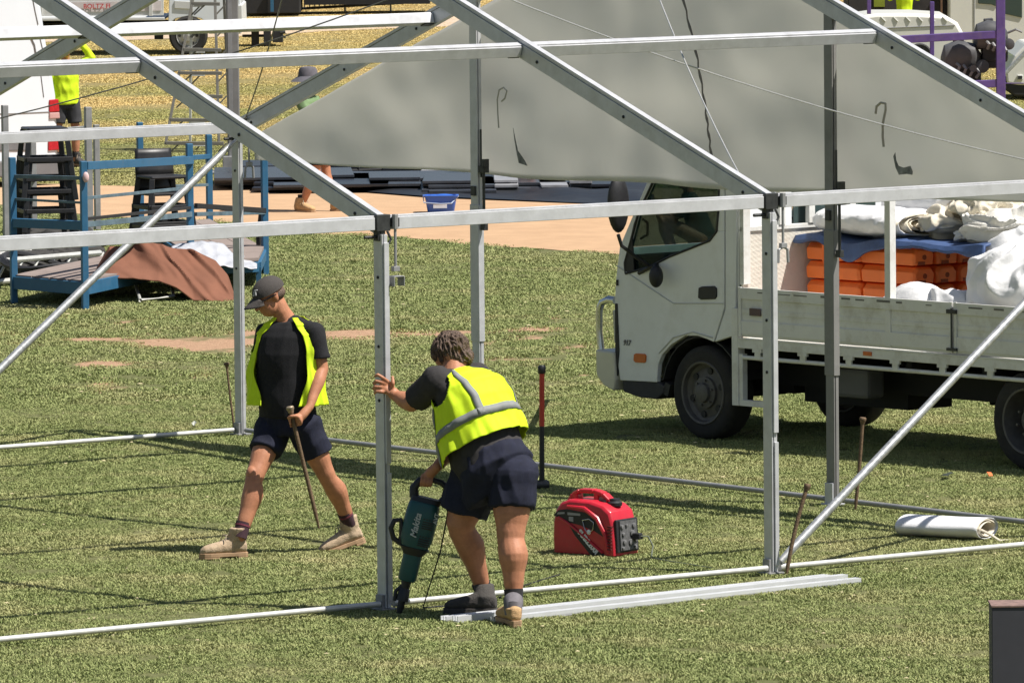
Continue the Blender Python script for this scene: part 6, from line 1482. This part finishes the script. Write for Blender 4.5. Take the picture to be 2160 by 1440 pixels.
PNL = [mat('floor_panel_dark', (.022, .024, .03), .3, .1, .2, 3), mat('floor_panel_slate', (.05, .055, .065), .28, .1, .25, 3), mat('floor_panel_pale', (.30, .30, .31), .35, .1, .25, 6)]
for k in range(26):
    xq = 560 + 30 * k + rr_.uniform(-12, 12); yq = rr_.uniform(362, 408 + 14 * k / 26); p = G(xq, yq); w_ = rr_.uniform(.5, 1.5); h_ = rr_.uniform(.04, .14); kind = 2 if k in (12, 17, 20, 22, 24) else (0 if rr_.random() < .6 else 1)
    if kind == 2: w_ = rr_.uniform(.15, .35)
    sl_ = MB(); R3 = Matrix.Rotation(rr_.uniform(-.12, .05), 3, 'Z')
    for j in range(int(h_ / .045) + 1): sl_.box(p + Vector((0, .4, .06 + j * .045)), (w_, rr_.uniform(1.2, 2.4), .036), R3)
    o_ = sl_.build('floor_panel', PNL[kind], ds_, bevel=.006)
tb_ = thing('black_trestle', 'low black steel trestle frame seen under the hem of the canvas sheet', 'trestle', tuple(G(770, 372)))
TY = G(770, 374).y
mb = MB(); mb.tube([AY(655, 342, TY), AY(905, 345, TY)], .035, 6); mb.tube([AY(650, 340, TY), AY(672, 372, TY)], .03, 6); mb.tube([AY(757, 342, TY), AY(757, 374, TY)], .03, 6); mb.tube([AY(903, 345, TY), AY(903, 358, TY)], .05, 6); mb.tube([AY(672, 362, TY), AY(900, 354, TY)], .03, 6); mb.build('frame', BLACK, tb_)
mb = MB(); mb.beam(G(500, 362) + ZU * .1, G(1180, 354) + ZU * .1, .06, .08); mb.build('long_rail', BLACK, tb_)
# blue tub
bt = G(930, 452); tub = thing('blue_tub', 'blue plastic tub with a wire handle and white label standing on the sandy path', 'tub', tuple(bt))
BT = mat('blue_plastic', (.03, .12, .50), .35, 0, .06, 10, coat=.1)
mb = MB(); Y0_ = bt.y; X_ = Vector((1, 0, 0)); Yv = Vector((0, 1, 0)); c0 = bt + Vector((0, .1, 0))
for z0_, z1_, w0, w1 in ((.0, .21, .150, .185),):
    loft(mb, [(c0 + ZU * .005, X_, Yv, w0 - .01, .09), (c0 + ZU * .02, X_, Yv, w0, .10), (c0 + ZU * z1_, X_, Yv, w1, .13), (c0 + ZU * z1_, X_, Yv, w1 - .015, .115), (c0 + ZU * .04, X_, Yv, w0 - .02, .085)], 32, 5)
mb.build('tub_body', BT, tub, smooth=True)
mb = MB(); loft(mb, [(c0 + ZU * .195, X_, Yv, .20, .145), (c0 + ZU * .212, X_, Yv, .205, .15), (c0 + ZU * .214, X_, Yv, .178, .122), (c0 + ZU * .197, X_, Yv, .176, .12)], 32, 5); mb.build('rim', BT, tub, smooth=True)
mb = MB(); mb.tube([c0 + Vector((-.20, -.05, .20)), c0 + Vector((-.19, -.14, .135)), c0 + Vector((0, -.155, .12)), c0 + Vector((.12, -.15, .125)), c0 + Vector((.20, -.05, .20))], .007, 6); mb.build('handle', mat('pale_wire', (.35, .42, .55), .4), tub, smooth=True)
mb = MB(); mb.bb(c0.x - .085, c0.x + .07, c0.y - .128, c0.y - .118, .07, .115); mb.build('label_patch', mat('label_white', (.60, .66, .75), .6), tub)
mb = MB(); ball(mb, c0 + ZU * .195 + X_ * .03, (.12, .08, .03)); ball(mb, c0 + ZU * .19 - X_ * .08, (.07, .07, .03)); mb.build('contents', BT, tub, smooth=True)

# purple stillage with engines, vehicles at the right
PUR = mat('purple_paint', (.105, .062, .235), .6, .05, .18, 8, dirt=(.17, .12, .16), dscale=12, damt=.5)
PY = G(2112, 450).y; pst = thing('purple_stillage', 'tall purple steel stillage holding black machine parts at the right', 'stillage', tuple(G(2112, 450)))
def pp(x, y, d=0): return AY(x, y, PY + d)
def pbeam(name, a, b_, w, d=0.0, d2=None):
    mb = MB(); p = pp(*a, d); q = pp(*b_, d if d2 is None else d2); up = (0, 1, 0); mb.beam(p, q, w, w, up); mb.build(name, PUR, pst, bevel=.006)
g_ = G(2112, 450); pbeam('post', (2110, -60), (2112, 450), .10); pbeam('post', (1872, 80), (1872, 440), .08); pbeam('post', (1966, 4), (1966, 118), .048, .6); pbeam('post', (1833, -10), (1833, 30), .045, .6)
pbeam('rail', (1880, 85), (2103, 73), .085); pbeam('rail', (1880, 187), (2103, 176), .085); pbeam('rail', (1880, 430), (2105, 430), .08); pbeam('rail', (1905, 392), (2160, 392), .07, 1.0)
pbeam('rail', (2108, 176), (2160, 176), .01, .2); pbeam('deck_edge', (1890, 398), (2250, 402), .10, -.2)
mb = MB(); a = pp(1890, 470, -.15); b_ = pp(2260, 412, -.15); mb.bb(a.x, b_.x, a.y, a.y + 2.0, a.z, b_.z); mb.build('skirt', mat('dark_navy', (.012, .011, .022), .8), pst)
# engines sitting in the stillage
GYM = mat('engine_grey', (.075, .075, .078), .55, 0, .2, 10)
def engine(label, cx, cy, k, seed):
    t = thing('engine', label, 'engine', tuple(pp(cx, cy + 60, .4)), 0); P = lambda x, y, d=0: pp(cx + x * k, cy + y * k, .4 + d)
    mb = MB(); loft(mb, [(P(-45, 12), Vector((0, 1, 0)), ZU, .10, .08), (P(-38, 0), Vector((0, 1, 0)), ZU, .2, .14), (P(-10, -5), Vector((0, 1, 0)), ZU, .24, .17), (P(25, -2), Vector((0, 1, 0)), ZU, .22, .15), (P(38, 8), Vector((0, 1, 0)), ZU, .14, .10)], 18, 3); mb.build('cowl', GYM, t, smooth=True)
    mb = MB(); q = P(6, 28); mb.box(q, (.34 * k, .34, .36 * k)); mb.box(P(-2, 58), (.26 * k, .3, .2 * k)); mb.build('block', BLACK, t, bevel=.03)
    mb = MB(); mb.beam(P(-18, -30), P(-10, -6), .1, .14, (0, 1, 0)); mb.beam(P(0, -34), P(14, -8), .06, .1, (0, 1, 0)); mb.beam(P(-20, -34), P(4, -36), .1, .06, (0, 1, 0)); mb.build('bracket', GYM, t, bevel=.012)
    mb = MB(); mb.lathe([(.05 * k, -.04), (.075 * k, -.03), (.075 * k, .05), (.03 * k, .06)], P(42, 18, -.15), (0, -1, 0), 16); mb.lathe([(.04, 0), (.04, .1)], P(22, 22, -.25), (0, -1, 0), 12); mb.build('pulley', GYM, t, smooth=True)
    mb = MB()
    for j in range(4): mb.tube([P(-12 + 14 * j, 12 + 4 * j, -.22), P(-6 + 14 * j, 18 + 5 * j, -.26), P(-10 + 13 * j, 30 + 4 * j, -.22)], .018, 6)
    mb.tube([P(40, -10, -.1), P(60, -18, -.15), P(74, -12, -.1)], .014, 6); o = mb.build('hose', mat('pale_hose', (.22, .22, .22), .5), t, smooth=True)
    o['kind'] = 'stuff'
engine('grey and black outboard style engine on the lower rail of the purple stillage', 2030, 122, 1.0, 1)
engine('dark engine partly behind the purple corner post, next to the other engine', 2092, 78, .85, 3)
# white utility vehicle with ribbed roof
UY = G(1930, 236).y; ute = thing('white_van', 'white van with a ribbed roof parked behind the purple stillage', 'van', tuple(G(1930, 236)))
mb = MB(); pr = [(1770, 230), (1770, 60), (1800, 36), (1850, 29), (1930, 29), (1995, 33), (2020, 48), (2032, 70), (2040, 110), (2046, 160), (2046, 232)]; pts = [AY(x, y, UY) for x, y in pr]; n = len(pts)
mb.v = [tuple(p) for p in pts] + [tuple(p + Vector((0, 1.7, .0))) for p in pts]; mb.f = [tuple(range(n)), tuple(range(2 * n - 1, n - 1, -1))] + [(i, (i + 1) % n, n + (i + 1) % n, n + i) for i in range(n)]
bd = mb.build('body', mat('warm_white_paint', (.70, .69, .63), .35, 0, .03, 3, coat=.3), ute, bevel=.05, smooth=True)
for k in range(6):
    mb = MB(); x = 1858 + k * 26; mb.tube([AY(x, 36, UY - .0), AY(x + 10, 46, UY - .01)], .010, 6); mb.build('roof_rib', mat('warm_white_shade', (.50, .50, .46), .5), bd, smooth=True)
mb = MB(); mb.tube([AY(1860, 60, UY - .005), AY(1960, 56, UY - .005), AY(2014, 54, UY - .005)], .007, 6); mb.build('gutter', mat('seam_grey', (.22, .22, .22), .6), bd)
mb = MB(); mb.lathe([(.10, 0), (.16, -.01), (.18, .02), (.18, .1), (.1, .1)], Vector((AY(1940, 118, UY).x, UY - .03, AY(1940, 118, UY).z)), (0, 1, 0), 24); mb.build('spare_wheel', TYRE, ute, smooth=True)
# big white truck top right
BYY = G(2080, 120).y; bt2 = thing('white_truck', 'large white truck cab with dark side windows at the top right corner', 'truck', tuple(G(2060, 150)))
def bsl(name, m_, px, d0, d1, par, bev=.02):
    mb = MB(); pts = [AY(x, y, BYY) for x, y in px]; n = len(pts); mb.v = [tuple(p + Vector((0, d0, 0))) for p in pts] + [tuple(p + Vector((0, d1, 0))) for p in pts]
    mb.f = [tuple(range(n)), tuple(range(2 * n - 1, n - 1, -1))] + [(i, (i + 1) % n, n + (i + 1) % n, n + i) for i in range(n)]
    return mb.build(name, m_, par, bevel=bev)
cb2 = bsl('cab', mat('warm_white_paint', (.70, .69, .63), .35), [(2000, 118), (2000, -60), (2240, -60), (2240, 118)], 0, 2.1, bt2, .04)
bsl('side_window', GLASS, [(2063, -30), (2103, -30), (2103, 14), (2090, 10), (2063, 8)], -.02, .02, cb2, .01); bsl('side_window', GLASS, [(2118, -30), (2156, -30), (2156, 38), (2120, 30)], -.02, .02, cb2, .01)
bsl('door_seam', mat('seam_grey', (.22, .22, .22), .6), [(2054, 90), (2056, 90), (2056, -40), (2054, -40)], -.01, .01, cb2, 0)
bsl('dark_body', mat('dark_load', (.035, .03, .03), .8, 0, .5, 3), [(1790, 60), (1790, -60), (1999, -60), (1999, 60)], .3, 2.0, bt2, .02)
bsl('yellow_panel', mat('olive_panel', (.22, .26, .02), .7), [(1845, 16), (1845, -30), (1868, -30), (1868, 16)], .26, .30, bt2, 0)
bsl('tail_strip', mat('pinkish_strip', (.50, .30, .22), .6), [(1986, 30), (1986, -20), (1990, -20), (1990, 30)], .26, .30, bt2, 0)
for x in (2290,): mb = MB(); mb.lathe([(.2, 0), (.42, -.01), (.45, .03), (.45, .28), (.2, .28)], Vector((AY(x, 100, BYY).x, BYY - .03, .45)), (0, 1, 0), 24); mb.build('wheel', TYRE, bt2, smooth=True)
HV = thing('person', 'person in a bright yellow top, cropped by the top edge above the white van roof', 'person', tuple(G(1908, 180))); HY = BYY - .6
mb = MB(); c = AY(1908, 2, HY); ball(mb, c + ZU * .62, (.09, .08, .12), (0, -1, 0)); limb(mb, [c + ZU * .5, c + ZU * .4], [.05, .06]); limb(mb, [c + Vector((-.09, 0, -.25)), Vector((c.x - .09, HY, .06))], [.09, .05]); limb(mb, [c + Vector((.09, 0, -.25)), Vector((c.x + .09, HY, .06))], [.09, .05]); blob('body', mb, SKIN, HV, .015, 2)
mb = MB(); X_ = Vector((1, 0, 0)); loft(mb, [(c + ZU * -.22, X_, Yv, .12, .10), (c + ZU * .1, X_, Yv, .15, .12), (c + ZU * .38, X_, Yv, .18, .11), (c + ZU * .46, X_, Yv, .08, .08)], 18); limb(mb, [c + Vector((-.17, 0, .36)), c + Vector((-.24, 0, .05))], [.065, .05]); limb(mb, [c + Vector((.17, 0, .36)), c + Vector((.22, 0, .05))], [.065, .05]); blob('shirt', mb, HIVIS, HV, .015, 2, folds(.012, 10, .5, 2))
# white ute nose at far right edge
NY = G(2150, 212).y; nt_ = thing('white_ute', 'white ute front with number plate at the right edge beside the purple stillage', 'ute', tuple(G(2170, 212)))
def nsl(name, m_, px, d0, d1, par=nt_, bev=.03):
    mb = MB(); pts = [AY(x, y, NY) for x, y in px]; n = len(pts); mb.v = [tuple(p + Vector((0, d0, 0))) for p in pts] + [tuple(p + Vector((0, d1, 0))) for p in pts]
    mb.f = [tuple(range(n)), tuple(range(2 * n - 1, n - 1, -1))] + [(i, (i + 1) % n, n + (i + 1) % n, n + i) for i in range(n)]
    return mb.build(name, m_, par, bevel=bev)
nsl('body', mat('warm_white_paint', (.70, .69, .63), .35), [(2122, 155), (2124, 176), (2150, 180), (2260, 182), (2260, 90), (2165, 92), (2140, 118)], 0, 1.7)
nsl('lower_grille', BLACK, [(2118, 160), (2124, 190), (2140, 204), (2260, 206), (2260, 178), (2150, 178)], .03, 1.6)
nsl('number_plate', mat('plate_white', (.5, .5, .46), .6), [(2145, 158), (2158, 158), (2158, 170), (2145, 170)], -.03, 0)
nsl('plate_mark', BLACK, [(2147, 160), (2156, 160), (2156, 167), (2147, 167)], -.036, -.031, nt_, 0)
nsl('silver_pole', GALV, [(2116, 150), (2160, 103), (2166, 110), (2120, 157)], -.3, -.24, nt_, .01)
# extra steel on the stillages: folding leg, braces and dark cross bars
lp = [G(282, 622), G(296, 642), G(366, 636), G(358, 606)]
mb = MB(); mb.tube([lp[0] + ZU * .16, lp[1] + ZU * .04, lp[2] + ZU * .05, lp[3] + ZU * .2], .017, 8); mb.build('folding_leg', PIPE, sa, smooth=True)
for (a, ya), (b_, yb), w in (((30, 500), (180, 512), .03), ((30, 420), (180, 428), .022), ((180, 520), (403, 492), .022)):
    ca = {30: (30, 640), 180: (180, 653), 403: (403, 604)}
    mb = MB(); mb.beam(AY(a, ya, G(*ca[a]).y), AY(b_, yb, G(*ca[b_]).y), w, w); mb.build('rail', BLUED if w < .03 else BLUE, sa)
mb = MB(); mb.tube([AY(556, 450, G(560, 580).y + .1), AY(548, 500, G(560, 580).y + .15), AY(553, 560, G(560, 580).y + .1)], [.05, .04, .05], 8); mb.build('hanging_netting', mat('dark_cloth', (.035, .033, .03), .9), sb, smooth=True)
